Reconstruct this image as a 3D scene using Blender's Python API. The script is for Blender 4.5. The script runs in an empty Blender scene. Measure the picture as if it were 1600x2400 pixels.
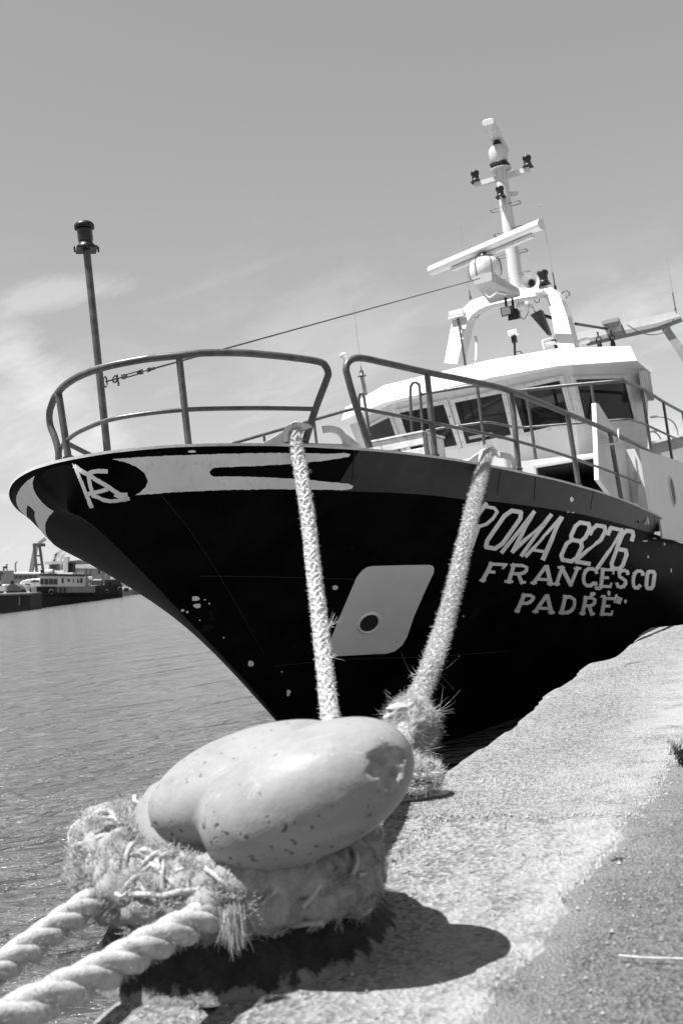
import bpy, bmesh, math, random
import numpy as np
from mathutils import Vector, Matrix
from mathutils.bvhtree import BVHTree
from mathutils.geometry import delaunay_2d_cdt, tessellate_polygon

random.seed(7); RNG = np.random.default_rng(7)
scn = bpy.context.scene
COL = scn.collection
R = math.radians

# ------------------------------------------------------------------ camera (35 mm class lens, low on the quay, slightly rolled)
ROLL, YH, FPX, EYE = R(7.2419), 1318.0, 2449.64, 1.0
PITCH = math.atan((YH - 1200) * math.cos(ROLL) / FPX)
r0 = Vector((1, 0, 0)); FWD = Vector((0, math.cos(PITCH), math.sin(PITCH))); u0 = Vector((0, -math.sin(PITCH), math.cos(PITCH)))
CRIGHT = math.cos(ROLL) * r0 - math.sin(ROLL) * u0
CUP = math.sin(ROLL) * r0 + math.cos(ROLL) * u0
CPOS = Vector((0, 0, EYE))
cd = bpy.data.cameras.new('camera'); cam = bpy.data.objects.new('camera', cd); COL.objects.link(cam)
cd.sensor_fit = 'VERTICAL'; cd.sensor_height = 36; cd.sensor_width = 24; cd.lens = FPX * 36 / 2400
cd.clip_start = 0.05; cd.clip_end = 9000
cam.matrix_world = Matrix(((CRIGHT.x, CUP.x, -FWD.x, CPOS.x), (CRIGHT.y, CUP.y, -FWD.y, CPOS.y), (CRIGHT.z, CUP.z, -FWD.z, CPOS.z), (0, 0, 0, 1)))
cd.dof.use_dof = True; cd.dof.focus_distance = 7.6; cd.dof.aperture_fstop = 4.2
scn.camera = cam

def ray(x, y):                       # survey ray through a measured photo point
    d = (x - 800) * CRIGHT - (y - 1200) * CUP + FPX * FWD
    return d / d.y
def gz(x, y, z=0.0):                 # ... onto the level z
    d = ray(x, y); return CPOS + d * ((z - EYE) / d.z)
def gy(x, y, Y):                     # ... onto the upright plane at distance Y
    return CPOS + ray(x, y) * Y

# ------------------------------------------------------------------ boat frame: local axes x = to port, y = aft, z = up; slightly trimmed by the stern
ANG, HEEL, TRIM = R(25.5958), R(-0.942), R(2.7183)
bu = Vector((math.sin(ANG), math.cos(ANG), 0)); p_ = Vector((math.cos(ANG), -math.sin(ANG), 0)); z_ = Vector((0, 0, 1))
bp = math.cos(HEEL) * p_ - math.sin(HEEL) * z_; bz = math.cos(HEEL) * z_ + math.sin(HEEL) * p_
uu, zz = bu.copy(), bz.copy()
bu = math.cos(TRIM) * uu - math.sin(TRIM) * zz; bz = math.cos(TRIM) * zz + math.sin(TRIM) * uu
BO = Vector((-1.8122, 6.8584, 0))
BM = Matrix(((bp.x, bu.x, bz.x, BO.x), (bp.y, bu.y, bz.y, BO.y), (bp.z, bu.z, bz.z, BO.z), (0, 0, 0, 1)))
BI = BM.inverted()
def lray(x, y):
    o = BI @ CPOS; d = (BI.to_3x3() @ ray(x, y)); return o, d
def hitp(x, y, n, c):                # local plane n.P = c
    o, d = lray(x, y); n = Vector(n); return o + d * ((c - o.dot(n)) / d.dot(n))
def ht(x, y, t): return hitp(x, y, (1, 0, 0), t)
def hs(x, y, s): return hitp(x, y, (0, 1, 0), s)
def hz(x, y, z): return hitp(x, y, (0, 0, 1), z)
def P3(t, s, z): return Vector((t, s, z))

# ------------------------------------------------------------------ materials
def new_mat(name):
    m = bpy.data.materials.new(name); m.use_nodes = True; nt = m.node_tree; nt.nodes.clear()
    out = nt.nodes.new('ShaderNodeOutputMaterial'); b = nt.nodes.new('ShaderNodeBsdfPrincipled')
    nt.links.new(b.outputs[0], out.inputs[0]); return m, nt, b
def N(nt, typ, **kw):
    n = nt.nodes.new(typ)
    for k, v in kw.items():
        if k in n.inputs: n.inputs[k].default_value = v
        else: setattr(n, k, v)
    return n
def g4(v): return (v, v, v, 1)
def ramp(nt, fac, stops, interp='LINEAR'):
    r = nt.nodes.new('ShaderNodeValToRGB'); r.color_ramp.interpolation = interp
    e = r.color_ramp.elements
    while len(e) < len(stops): e.new(0.5)
    for el, (p, v) in zip(e, stops): el.position = p; el.color = g4(v)
    nt.links.new(fac, r.inputs[0]); return r.outputs[0]
def coords(nt, scale=(1, 1, 1), kind='Object'):
    tc = nt.nodes.new('ShaderNodeTexCoord'); mp = nt.nodes.new('ShaderNodeMapping'); mp.inputs['Scale'].default_value = scale
    nt.links.new(tc.outputs[kind], mp.inputs[0]); return mp.outputs[0]
def noise(nt, vec, scale, detail=4, rough=0.55, dist=0.0):
    n = N(nt, 'ShaderNodeTexNoise', Scale=scale, Detail=detail, Roughness=rough, Distortion=dist); nt.links.new(vec, n.inputs['Vector']); return n.outputs['Fac']
def voro(nt, vec, scale, feature='F1'):
    n = N(nt, 'ShaderNodeTexVoronoi', Scale=scale); n.feature = feature; nt.links.new(vec, n.inputs['Vector']); return n
def mixc(nt, fac, a, b, mode='MIX'):
    m = nt.nodes.new('ShaderNodeMix'); m.data_type = 'RGBA'; m.blend_type = mode
    for s, i in ((fac, 0), (a, 6), (b, 7)):
        if isinstance(s, (int, float)): m.inputs[i].default_value = s if i == 0 else g4(s)
        else: nt.links.new(s, m.inputs[i])
    return m.outputs[2]
def bump(nt, b, h, strength=0.3, dist=0.01):
    bn = N(nt, 'ShaderNodeBump', Strength=strength, Distance=dist); nt.links.new(h, bn.inputs['Height']); nt.links.new(bn.outputs[0], b.inputs['Normal']); return bn
def mat(name, base, var=0.2, rough=0.5, scale=6.0, spots=0.0, spotv=0.05, sscale=14.0, bmp=0.15, bscale=40.0, spec=0.5, metal=0.0, streak=0.0, streakv=0.3, bdist=0.004):
    m, nt, b = new_mat(name); v = coords(nt)
    c = ramp(nt, noise(nt, v, scale, 5), [(0.3, base * (1 - var)), (0.7, min(1, base * (1 + var)))])
    if streak:
        sv = coords(nt, (9, 9, 0.7)); f = ramp(nt, noise(nt, sv, 1.6, 6, 0.65), [(0.54, 0), (0.54 + 0.22, streak)]); c = mixc(nt, f, c, streakv)
    if spots:
        f = ramp(nt, noise(nt, v, sscale, 6, 0.6), [(1 - spots, 0), (1 - spots + 0.03, 1)]); c = mixc(nt, f, c, spotv)
    nt.links.new(c, b.inputs['Base Color'])
    b.inputs['Roughness'].default_value = rough; b.inputs['Specular IOR Level'].default_value = spec; b.inputs['Metallic'].default_value = metal
    bump(nt, b, noise(nt, v, bscale, 4), bmp, bdist)
    return m
M = {}
M['white'] = mat('white_paint', .56, .06, .42, 3, .24, .22, 9, .12, 60, .4, streak=.5, streakv=.30)
M['white_clean'] = mat('clean_white_paint', .62, .05, .4, 3, bmp=.08, bscale=50, streak=.12, streakv=.55)
M['white_rough'] = mat('chalky_white_paint', .55, .14, .7, 10, .30, .18, 26, .4, 60, .2)
M['black'] = mat('black_hull_paint', .006, .5, .42, 2.5, .34, .016, 3.2, bmp=.05, bscale=22, spec=.10, bdist=.01); M['black'].node_tree.nodes['Principled BSDF'].inputs['IOR'].default_value = 1.10
M['seam'] = mat('painted_weld_bead', .018, .4, .5, 20, bmp=.3, spec=.2)
M['band'] = mat('grey_band_paint', .035, .25, .45, 5, .22, .075, 16, .15, 30, .25, streak=.5, streakv=.055)
M['stripe'] = mat('weathered_white_stripe', .82, .06, .5, 5, bmp=.1, bscale=50, spec=.2, streak=.35, streakv=.25)
M['letter'] = mat('worn_white_lettering', .84, .08, .5, 8, .33, .012, 13, .2, 60, .2)
M['pocket'] = mat('grey_pocket_paint', .82, .05, .5, 4, bmp=.2, bscale=12, spec=.2)
M['galv'] = mat('dull_steel_tube', .09, .35, .42, 14, .25, .04, 30, .3, 60, .5, .3)
M['dark'] = mat('black_lamp_metal', .012, .4, .4, 12, bmp=.2, spec=.4)
M['glass_lamp'] = mat('dark_lamp_lens', .02, .2, .1, 12, bmp=.02, spec=.5)
M['wire'] = mat('dark_wire_rope', .05, .4, .5, 60, bmp=.5, bscale=200)
M['deck'] = mat('deck_paint', .16, .3, .8, 5, .3, .08, 20, .4, 60, .2)
M['inside'] = mat('dark_interior', .02, .3, .8, 4)
M['cabin'] = mat('cabin_lining', .10, .3, .8, 2)
M['seal'] = mat('window_seal', .015, .3, .6, 20)
M['frame_white'] = mat('rust_stained_window_frame', .52, .1, .5, 8, .36, .10, 22, .3, 60, .3)
M['wood'] = mat('flaking_white_wood', .60, .2, .8, 9, .36, .14, 12, .5, 40, .2)
M['far_white'] = mat('far_white_paint', .72, .1, .6, .3, bmp=0)
M['far_dark'] = mat('far_dark_hull', .007, .4, .6, .4, bmp=0)
M['far_grey'] = mat('far_grey_paint', .10, .2, .7, .3, bmp=0)
M['far_mid'] = mat('far_pale_wall', .32, .12, .7, .2, bmp=0)
M['far_glass'] = mat('far_window', .03, .2, .2, .5, bmp=0)
M['gantry'] = mat('weathered_grey_gantry_paint', .30, .12, .5, 3, .25, .15, 12, .1)
M['rubber'] = mat('tyre_rubber', .015, .3, .8, 2, bmp=0)
M['leaf'] = mat('dark_weed_leaf', .03, .4, .7, 40, bmp=0)
M['dry'] = mat('dry_twig', .35, .3, .8, 40, bmp=.3)
def glass():
    m, nt, b = new_mat('tinted_window_glass'); b.inputs['Base Color'].default_value = g4(.55); b.inputs['Roughness'].default_value = .02
    b.inputs['Transmission Weight'].default_value = 1.0; b.inputs['IOR'].default_value = 1.25; return m
M['glass'] = glass()
def rope_mat(name, a, c, sc):
    m, nt, b = new_mat(name); v = coords(nt)
    col = ramp(nt, noise(nt, v, sc, 5, .6), [(.28, a), (.66, c)]); nt.links.new(col, b.inputs['Base Color'])
    b.inputs['Roughness'].default_value = .9; b.inputs['Specular IOR Level'].default_value = .1
    h = noise(nt, coords(nt, (1, 1, 1)), 220, 3); bump(nt, b, h, .7, .004); return m
M['rope'] = rope_mat('pale_frayed_rope', .27, .46, 30)
M['rope_grey'] = rope_mat('weathered_rope', .15, .32, 22)
M['fibre'] = rope_mat('rope_fibres', .38, .60, 60)
M['fibre_grey'] = rope_mat('grey_rope_fibres', .25, .46, 40)

def bollard_mat():
    m, nt, b = new_mat('chipped_grey_bollard_paint'); v = coords(nt)
    c = ramp(nt, noise(nt, v, 5, 5), [(.3, .20), (.7, .245)])
    dirt = ramp(nt, noise(nt, coords(nt, (5, 5, 16)), 1.2, 6, .65), [(.5, 0), (.8, .5)]); c = mixc(nt, dirt, c, .11)
    # pits, mostly low on the head where water sits
    sep = N(nt, 'ShaderNodeSeparateXYZ'); nt.links.new(v, sep.inputs[0])
    low = ramp(nt, sep.outputs[2], [(.36, .07), (.52, .0)])
    pn = noise(nt, v, 42, 2, .5, .0); ad = N(nt, 'ShaderNodeMath', operation='ADD'); nt.links.new(pn, ad.inputs[0]); nt.links.new(low, ad.inputs[1])
    pit = ramp(nt, ad.outputs[0], [(.69, 0), (.75, .85)]); c = mixc(nt, pit, c, .04)
    scr = noise(nt, coords(nt, (4, 26, 8)), 1.1, 2, .4, 1.2); sc = ramp(nt, scr, [(.495, 0), (.5, .55), (.505, 0)]); c = mixc(nt, sc, c, .36)
    nt.links.new(c, b.inputs['Base Color']); b.inputs['Roughness'].default_value = .46; b.inputs['Specular IOR Level'].default_value = .13
    ad2 = N(nt, 'ShaderNodeMath', operation='SUBTRACT'); nt.links.new(noise(nt, v, 24, 5), ad2.inputs[0]); nt.links.new(pit, ad2.inputs[1])
    bump(nt, b, ad2.outputs[0], .35, .008); return m
M['bollard'] = bollard_mat()
M['iron'] = mat('tarry_rusted_iron', .03, .6, .75, 7, .40, .09, 11, 1.0, 22, .2, bdist=.03, streak=.6, streakv=.07)
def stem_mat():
    m, nt, b = new_mat('bollard_stem_painted_shade_and_tar_over_pale'); v = coords(nt)
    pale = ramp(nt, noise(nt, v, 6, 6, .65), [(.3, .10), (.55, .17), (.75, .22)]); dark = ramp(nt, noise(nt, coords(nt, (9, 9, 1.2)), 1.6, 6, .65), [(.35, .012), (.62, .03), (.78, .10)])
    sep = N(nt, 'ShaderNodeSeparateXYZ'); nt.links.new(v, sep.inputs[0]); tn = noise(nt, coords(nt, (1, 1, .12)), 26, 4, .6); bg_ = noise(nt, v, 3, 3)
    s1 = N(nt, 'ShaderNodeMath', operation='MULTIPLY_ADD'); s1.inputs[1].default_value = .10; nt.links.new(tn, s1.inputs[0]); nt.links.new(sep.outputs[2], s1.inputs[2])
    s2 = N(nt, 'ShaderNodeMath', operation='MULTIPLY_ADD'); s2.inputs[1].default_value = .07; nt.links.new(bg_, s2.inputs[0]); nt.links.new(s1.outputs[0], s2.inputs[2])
    c = mixc(nt, ramp(nt, s2.outputs[0], [(.098, 0), (.11, 1)]), pale, dark); nt.links.new(c, b.inputs['Base Color']); b.inputs['Roughness'].default_value = .75; b.inputs['Specular IOR Level'].default_value = .2  # rope's ragged shadow edge painted into the dark tar colour above the pale flare
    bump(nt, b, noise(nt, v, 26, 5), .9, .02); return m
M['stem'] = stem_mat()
M['chip'] = mat('broken_cast_iron', .27, .3, .8, 30, .25, .06, 40, .9, 60, .2)

def concrete(name, lo, hi, agg, fine):
    m, nt, b = new_mat(name); v = coords(nt)
    big = noise(nt, v, 1.3, 5, .6); c = ramp(nt, big, [(.3, lo), (.7, hi)])
    vo = voro(nt, v, agg); pb = ramp(nt, vo.outputs['Color'], [(.1, .35), (.5, 1.0), (.95, 1.6)])
    c = mixc(nt, .88, c, pb, 'MULTIPLY')
    f = noise(nt, v, fine, 4, .7); fr = ramp(nt, f, [(.3, .45), (.5, 1.0), (.75, 1.25)]); c = mixc(nt, .7, c, fr, 'MULTIPLY')
    w = ramp(nt, noise(nt, v, 3.2, 6, .65, .6), [(.58, 0), (.72, .5)]); c = mixc(nt, w, c, min(.6, hi * 1.35))
    st = ramp(nt, noise(nt, v, 55, 3, .6), [(.645, 0), (.69, .85)]); c = mixc(nt, st, c, .06)
    wn = N(nt, 'ShaderNodeTexNoise', Scale=2.2, Detail=5); nt.links.new(v, wn.inputs['Vector']); wv = nt.nodes.new('ShaderNodeVectorMath'); wv.operation = 'MULTIPLY_ADD'; wv.inputs[1].default_value = (.5, .5, .5)
    nt.links.new(wn.outputs['Color'], wv.inputs[0]); nt.links.new(v, wv.inputs[2]); ce = voro(nt, wv.outputs[0], .9, 'DISTANCE_TO_EDGE')
    ck_ = N(nt, 'ShaderNodeMath', operation='MULTIPLY'); nt.links.new(ramp(nt, ce.outputs['Distance'], [(.0, 1), (.006, .7), (.010, 0)]), ck_.inputs[0]); nt.links.new(ramp(nt, noise(nt, v, 1.7, 3), [(.56, 0), (.66, .8)]), ck_.inputs[1]); c = mixc(nt, ck_.outputs[0], c, .05)
    at = nt.nodes.new('ShaderNodeAttribute'); at.attribute_name = 'laitance'; lf = N(nt, 'ShaderNodeMath', operation='MULTIPLY'); nt.links.new(at.outputs['Fac'], lf.inputs[0]); nt.links.new(ramp(nt, noise(nt, v, 5, 6, .7, .4), [(.36, 0), (.58, .9)]), lf.inputs[1]); c = mixc(nt, lf.outputs[0], c, min(.5, hi * 1.35))
    nt.links.new(c, b.inputs['Base Color']); b.inputs['Roughness'].default_value = .85; b.inputs['Specular IOR Level'].default_value = .2
    sm = N(nt, 'ShaderNodeMath', operation='ADD'); nt.links.new(vo.outputs['Distance'], sm.inputs[0]); nt.links.new(f, sm.inputs[1])
    bump(nt, b, sm.outputs[0], 1.0, .016); return m
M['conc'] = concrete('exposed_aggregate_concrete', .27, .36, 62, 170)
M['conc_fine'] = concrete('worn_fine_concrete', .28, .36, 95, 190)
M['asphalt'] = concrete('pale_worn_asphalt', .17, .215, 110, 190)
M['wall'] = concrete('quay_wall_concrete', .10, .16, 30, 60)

def water_mat():
    m, nt, b = new_mat('harbour_water'); v = coords(nt)
    b.inputs['Base Color'].default_value = g4(.095); b.inputs['Roughness'].default_value = .19; b.inputs['IOR'].default_value = 1.33; b.inputs['Specular IOR Level'].default_value = .5
    v2 = coords(nt, (1, 2.6, 1)); v3 = coords(nt, (1.2, 2.4, 1))
    a = noise(nt, v2, .36, 4, .5, .6); c = noise(nt, v3, 2.3, 4, .55, .5); d = noise(nt, v3, 9.0, 3, .55)
    m1 = N(nt, 'ShaderNodeMath', operation='MULTIPLY_ADD'); m1.inputs[1].default_value = .22; nt.links.new(c, m1.inputs[0]); nt.links.new(a, m1.inputs[2])
    m2 = N(nt, 'ShaderNodeMath', operation='MULTIPLY_ADD'); m2.inputs[1].default_value = .018; nt.links.new(d, m2.inputs[0]); nt.links.new(m1.outputs[0], m2.inputs[2])
    bump(nt, b, m2.outputs[0], 1.0, 1.7); return m
M['water'] = water_mat()

# ------------------------------------------------------------------ mesh builder
class MB:
    def __init__(s): s.v = []; s.f = []; s.sm = []
    def add(s, vs, fs, smooth=False):
        o = len(s.v); s.v += [tuple(q) for q in vs]; s.f += [tuple(i + o for i in f) for f in fs]; s.sm += [smooth] * len(fs); return s
    def box(s, c, sx, sy, sz, ax=None):
        c = Vector(c); ax = ax or (Vector((1, 0, 0)), Vector((0, 1, 0)), Vector((0, 0, 1)))
        vs = [c + ax[0] * sx * i / 2 + ax[1] * sy * j / 2 + ax[2] * sz * k / 2 for k in (-1, 1) for j in (-1, 1) for i in (-1, 1)]
        return s.add(vs, [(0, 2, 3, 1), (4, 5, 7, 6), (0, 1, 5, 4), (2, 6, 7, 3), (0, 4, 6, 2), (1, 3, 7, 5)])
    def beam(s, a, b, w, h, up=(0, 0, 1)):
        a, b = Vector(a), Vector(b); d = (b - a); L = d.length; d.normalize(); u = Vector(up); x = d.cross(u).normalized(); u = x.cross(d).normalized()
        return s.box((a + b) / 2, w, L, h, (x, d, u))
    def slab(s, pts, off):              # polygon and its copy moved by off
        pts = [Vector(q) for q in pts]; off = Vector(off); n = len(pts)
        tri = tessellate_polygon([pts])
        a = [tuple(t) for t in tri]; fs = list(a) + [tuple(i + n for i in reversed(t)) for t in a]
        fs += [(i, (i + 1) % n, (i + 1) % n + n, i + n) for i in range(n)]
        return s.add(pts + [q + off for q in pts], fs)
    def tube(s, path, r, n=10, cap=True, closed=False):
        pts = [Vector(q) for q in path]; m = len(pts)
        rs = r if isinstance(r, (list, tuple, np.ndarray)) else [r] * m
        vs = []; prev = None
        for i, q in enumerate(pts):
            if closed: t = pts[(i + 1) % m] - pts[i - 1]
            else: t = pts[min(i + 1, m - 1)] - pts[max(i - 1, 0)]
            t.normalize()
            if prev is None:
                x = t.orthogonal().normalized()
            else:
                x = (prev - t * prev.dot(t))
                x = x.normalized() if x.length > 1e-6 else t.orthogonal().normalized()
            prev = x; y = t.cross(x)
            vs += [q + (x * math.cos(2 * math.pi * k / n) + y * math.sin(2 * math.pi * k / n)) * rs[i] for k in range(n)]
        fs = []
        for i in range(m if closed else m - 1):
            j = (i + 1) % m
            fs += [(i * n + k, i * n + (k + 1) % n, j * n + (k + 1) % n, j * n + k) for k in range(n)]
        s.add(vs, fs, True)
        if cap and not closed:
            s.add(vs[:n], [tuple(reversed(range(n)))]); s.add(vs[-n:], [tuple(range(n))])
        return s
    def lathe(s, base, axis, prof, n=20, smooth=True, sx=1.0, cap=True):      # prof = [(radius, height)]
        base = Vector(base); a = Vector(axis).normalized(); x = a.orthogonal().normalized(); y = a.cross(x)
        vs = []
        for r, h in prof: vs += [base + a * h + (x * math.cos(2 * math.pi * k / n) * sx + y * math.sin(2 * math.pi * k / n)) * r for k in range(n)]
        fs = [(i * n + k, i * n + (k + 1) % n, (i + 1) * n + (k + 1) % n, (i + 1) * n + k) for i in range(len(prof) - 1) for k in range(n)]
        s.add(vs, fs, smooth)
        if not cap: return s
        if prof[0][0] > 1e-4: s.add(vs[:n], [tuple(reversed(range(n)))])
        if prof[-1][0] > 1e-4: s.add(vs[-n:], [tuple(range(n))])
        return s
    def build(s, name, m, parent=None, bevel=0.0, mats=None, fmat=None):
        me = bpy.data.meshes.new(name); me.from_pydata(s.v, [], s.f)
        me.polygons.foreach_set('use_smooth', s.sm)
        for mm in (mats or [m]): me.materials.append(mm)
        if fmat: me.polygons.foreach_set('material_index', fmat)
        me.update(); o = bpy.data.objects.new(name, me); COL.objects.link(o)
        if parent: o.parent = parent
        if bevel:
            md = o.modifiers.new('edge', 'BEVEL'); md.width = bevel; md.segments = 2; md.limit_method = 'ANGLE'
        return o
def fixn(o):
    bm = bmesh.new(); bm.from_mesh(o.data); bmesh.ops.recalc_face_normals(bm, faces=bm.faces); bm.to_mesh(o.data); bm.free(); return o
def smoothpath(pts, sub=6, closed=False):
    pts = [Vector(q) for q in pts]; n = len(pts); out = []
    for i in range(n if closed else n - 1):
        g = (lambda k: pts[k % n]) if closed else (lambda k: pts[min(max(k, 0), n - 1)])
        p0, p1, p2, p3 = g(i - 1), g(i), g(i + 1), g(i + 2)
        for j in range(sub):
            t = j / sub
            out.append(.5 * ((2 * p1) + (-p0 + p2) * t + (2 * p0 - 5 * p1 + 4 * p2 - p3) * t * t + (-p0 + 3 * p1 - 3 * p2 + p3) * t ** 3))
    if not closed: out.append(pts[-1])
    return out
def fillet(pts, rad, seg=6):
    pts = [Vector(q) for q in pts]; out = [pts[0]]
    for a, b, c in zip(pts, pts[1:], pts[2:]):
        d1 = (a - b); d2 = (c - b); k = min(rad, d1.length * .45, d2.length * .45); p1 = b + d1.normalized() * k; p2 = b + d2.normalized() * k
        for j in range(seg + 1):
            t = j / seg; out.append(p1 * (1 - t) ** 2 + b * 2 * t * (1 - t) + p2 * t * t)
    out.append(pts[-1]); return out
def tag(o, label=None, cat=None, group=None, kind=None):
    if label: o['label'] = label
    if cat: o['category'] = cat
    if group: o['group'] = group
    if kind: o['kind'] = kind
    return o
def empty(name, loc=(0, 0, 0)):
    o = bpy.data.objects.new(name, None); o.empty_display_size = .2; COL.objects.link(o); o.location = loc; return o
def one(name, m, fn, parent=None, bevel=0.0, fix=True):
    b = MB(); fn(b); o = b.build(name, m, parent, bevel)
    return fixn(o) if fix else o
def origin_to(o, loc):                 # put a mesh thing's origin at its base
    loc = Vector(loc); o.data.transform(Matrix.Translation(-loc)); o.location = loc; return o
def fibres(pts, dirs, length, rad, curl=.6, seg=3):
    """many short bent yarn ends; pts, dirs (n,3) arrays"""
    n = len(pts); L = RNG.uniform(.4, 1.0, n) * length; dirs = dirs / np.linalg.norm(dirs, axis=1, keepdims=True)
    bend = RNG.standard_normal((n, 3)) * curl
    side = np.cross(dirs, RNG.standard_normal((n, 3))); side /= np.linalg.norm(side, axis=1, keepdims=True); up = np.cross(dirs, side)
    V = []
    for j in range(seg + 1):
        t = j / seg; c = pts + dirs * (L * t)[:, None] + bend * (L * t * t * .6)[:, None]
        rr = rad * (1 - .75 * t)
        for k in range(3):
            a = 2 * math.pi * k / 3; V.append(c + (side * math.cos(a) + up * math.sin(a)) * rr)
    V = np.stack(V, 1)                 # n, 3*(seg+1), 3
    m = 3 * (seg + 1); base = (np.arange(n) * m)[:, None, None]
    q = np.array([[j * 3 + k, j * 3 + (k + 1) % 3, (j + 1) * 3 + (k + 1) % 3, (j + 1) * 3 + k] for j in range(seg) for k in range(3)])
    F = (base + q[None]).reshape(-1, 4)
    return V.reshape(-1, 3), F
def lumpy(path, r, amp, n=30, freq=22.0, closed_end=True):
    """thick matted rope body: a tube with a knotted, uneven surface"""
    from mathutils import noise as mn
    b = MB(); rs = r if isinstance(r, list) else [r] * len(path); b.tube(path, rs, n); c = [Vector(q) for q in path]; m = len(c)
    for i in range(m * n):
        k = i // n; v = Vector(b.v[i]); d = v - c[k]; L = d.length
        if L < 1e-6: continue
        h = mn.noise(v * freq) * 1.0 + mn.noise(v * freq * 2.3) * .6 + mn.noise(v * freq * 5.1) * .35
        b.v[i] = tuple(c[k] + d / L * (L + amp * h))
    for i in range(m * n, len(b.v)): b.v[i] = b.v[(i - m * n) if i < m * n + n else (m * n - n + i - m * n - n)]
    return b
def fast_mesh(name, V, F, m, parent=None, smooth=True):
    me = bpy.data.meshes.new(name); me.vertices.add(len(V)); me.vertices.foreach_set('co', np.asarray(V, dtype=np.float32).ravel())
    k = F.shape[1]; me.loops.add(F.size); me.loops.foreach_set('vertex_index', F.astype(np.int32).ravel())
    me.polygons.add(len(F)); me.polygons.foreach_set('loop_start', np.arange(0, F.size, k, dtype=np.int32)); me.polygons.foreach_set('loop_total', np.full(len(F), k, dtype=np.int32))
    me.polygons.foreach_set('use_smooth', np.full(len(F), smooth)); me.update(calc_edges=True); me.validate(); me.materials.append(m)
    o = bpy.data.objects.new(name, me); COL.objects.link(o)
    if parent: o.parent = parent
    return o
# ================================================================== the trawler
boat = empty('fishing_boat'); boat.matrix_world = BM
tag(boat, 'black hulled steel fishing trawler moored bow first at the quay, white wheelhouse and railed bow', 'fishing boat')

ZW = -1.35
sg = np.concatenate([np.linspace(0, 1, 34) ** 2 * 1.6, np.linspace(1.68, 4, 24), np.linspace(4.12, 12, 60), np.linspace(12.5, 17, 7)])
ZS = ([0, .075, .27, .49, .75, 1.07, 1.67, 2.34, 3.16, 3.94, 4.28, 6.11, 7.1, 7.9, 12, 20], [1.914, 1.918, 1.912, 1.895, 1.876, 1.848, 1.799, 1.74, 1.67, 1.621, 1.597, 1.496, 1.439, 1.393, 1.22, 1.15])
def sup(s, s0, L, B, a, b):
    x = np.clip((s - s0) / L, 0, 1); return B * (1 - (1 - x) ** a) ** (1 / b)
def hb_sheer(s): return sup(s, 0, 8.6518, 2.5462, 3.5, 1.7031)
def hb_kn0(s): return sup(s, .0006, 5.5415, 2.1638, 3.5, 1.0)
def hb_kn(s):
    w = np.clip((s - 1.5) / 3.5, 0, 1); w = w * w * (3 - 2 * w)
    return hb_kn0(s) * (1 - w) + (hb_sheer(s) - .13) * w
def plan_hit(x, y, S, H):
    """where the survey ray through (x,y) meets the upright surface over the plan curve (S,H)"""
    o, d = lray(x, y); best = None
    A = np.stack([H, S], 1); D = A[1:] - A[:-1]
    for i in range(len(D)):
        det = d.x * -D[i, 1] + D[i, 0] * d.y
        if abs(det) < 1e-12: continue
        ex, ey = A[i, 0] - o.x, A[i, 1] - o.y
        k = (ex * -D[i, 1] + D[i, 0] * ey) / det; m = (d.x * ey - d.y * ex) / det
        if -1e-6 <= m <= 1 + 1e-6 and k > 0 and (best is None or k < best): best = k
    return None if best is None else o + d * best
KNPX = [(193, 1188), (250, 1171), (318, 1160), (400, 1154), (520, 1149), (640, 1146), (716, 1148), (812, 1151.6), (940, 1156), (1020, 1162), (1096, 1172), (1161, 1176), (1320, 1198), (1378, 1209), (1488, 1238.5), (1552, 1258)]
_S = np.concatenate([[0], np.linspace(.0007, 14, 1200)]); _kh = [plan_hit(x, y, _S, hb_kn(_S)) for x, y in KNPX]
_kh = sorted([(q.y, q.z) for q in _kh if q is not None])
ZKs = [0.0] + [a for a, _ in _kh] + [14, 20]; ZKz = [1.565] + [b for _, b in _kh]; ZKz += [_kh[-1][1] - .25, _kh[-1][1] - .3]
def zsh(s): return np.interp(s, *ZS)
def zkn(s): return np.minimum(np.interp(s, ZKs, ZKz), zsh(s) - .1)
def hull_curve(v):
    w = v ** .9188; wd = v ** 1.9999
    s0 = .0006 + 3.9014 * (v + .2381 * v * (1 - v)); L = 5.5415 + (15.9969 - 5.5415) * w; B = 2.1638 + (2.3522 - 2.1638) * w
    a = 3.5 + (1.2818 - 3.5) * w; b = 1.0 + wd
    s = sg + s0; h = sup(s, s0, L, B, a, b) + (hb_kn(s) - hb_kn0(s)) * (1 - v) ** 2
    zk = zkn(s); return s, h, zk + (ZW - zk) * v
vs_ = np.concatenate([np.linspace(0, .1, 5), np.linspace(.14, 1.0, 30)])
def ring_grid(rings):
    vv = []; n = None
    for s, h, z in rings:
        q = [(-h[i], s[i], z[i]) for i in range(len(s) - 1, 0, -1)] + [(0.0 if i == 0 else h[i], s[i], z[i]) for i in range(len(s))]
        n = len(q); vv += q
    fs = []
    for j in range(len(rings) - 1):
        for i in range(n - 1):
            q = (j * n + i, (j + 1) * n + i, (j + 1) * n + i + 1, j * n + i + 1); fs += [(q[0], q[1], q[2]), (q[0], q[2], q[3])]
    return vv, fs, n
rings = [hull_curve(v) for v in vs_]
hv, hf, hn = ring_grid(rings)
b = MB(); b.add(hv, hf, True)
b.add([hv[j * hn] for j in range(len(rings))] + [hv[j * hn + hn - 1] for j in range(len(rings))], [tuple(range(len(rings))) + tuple(reversed(range(len(rings), 2 * len(rings))))])
hull = b.build('hull', M['black'], boat)
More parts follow.
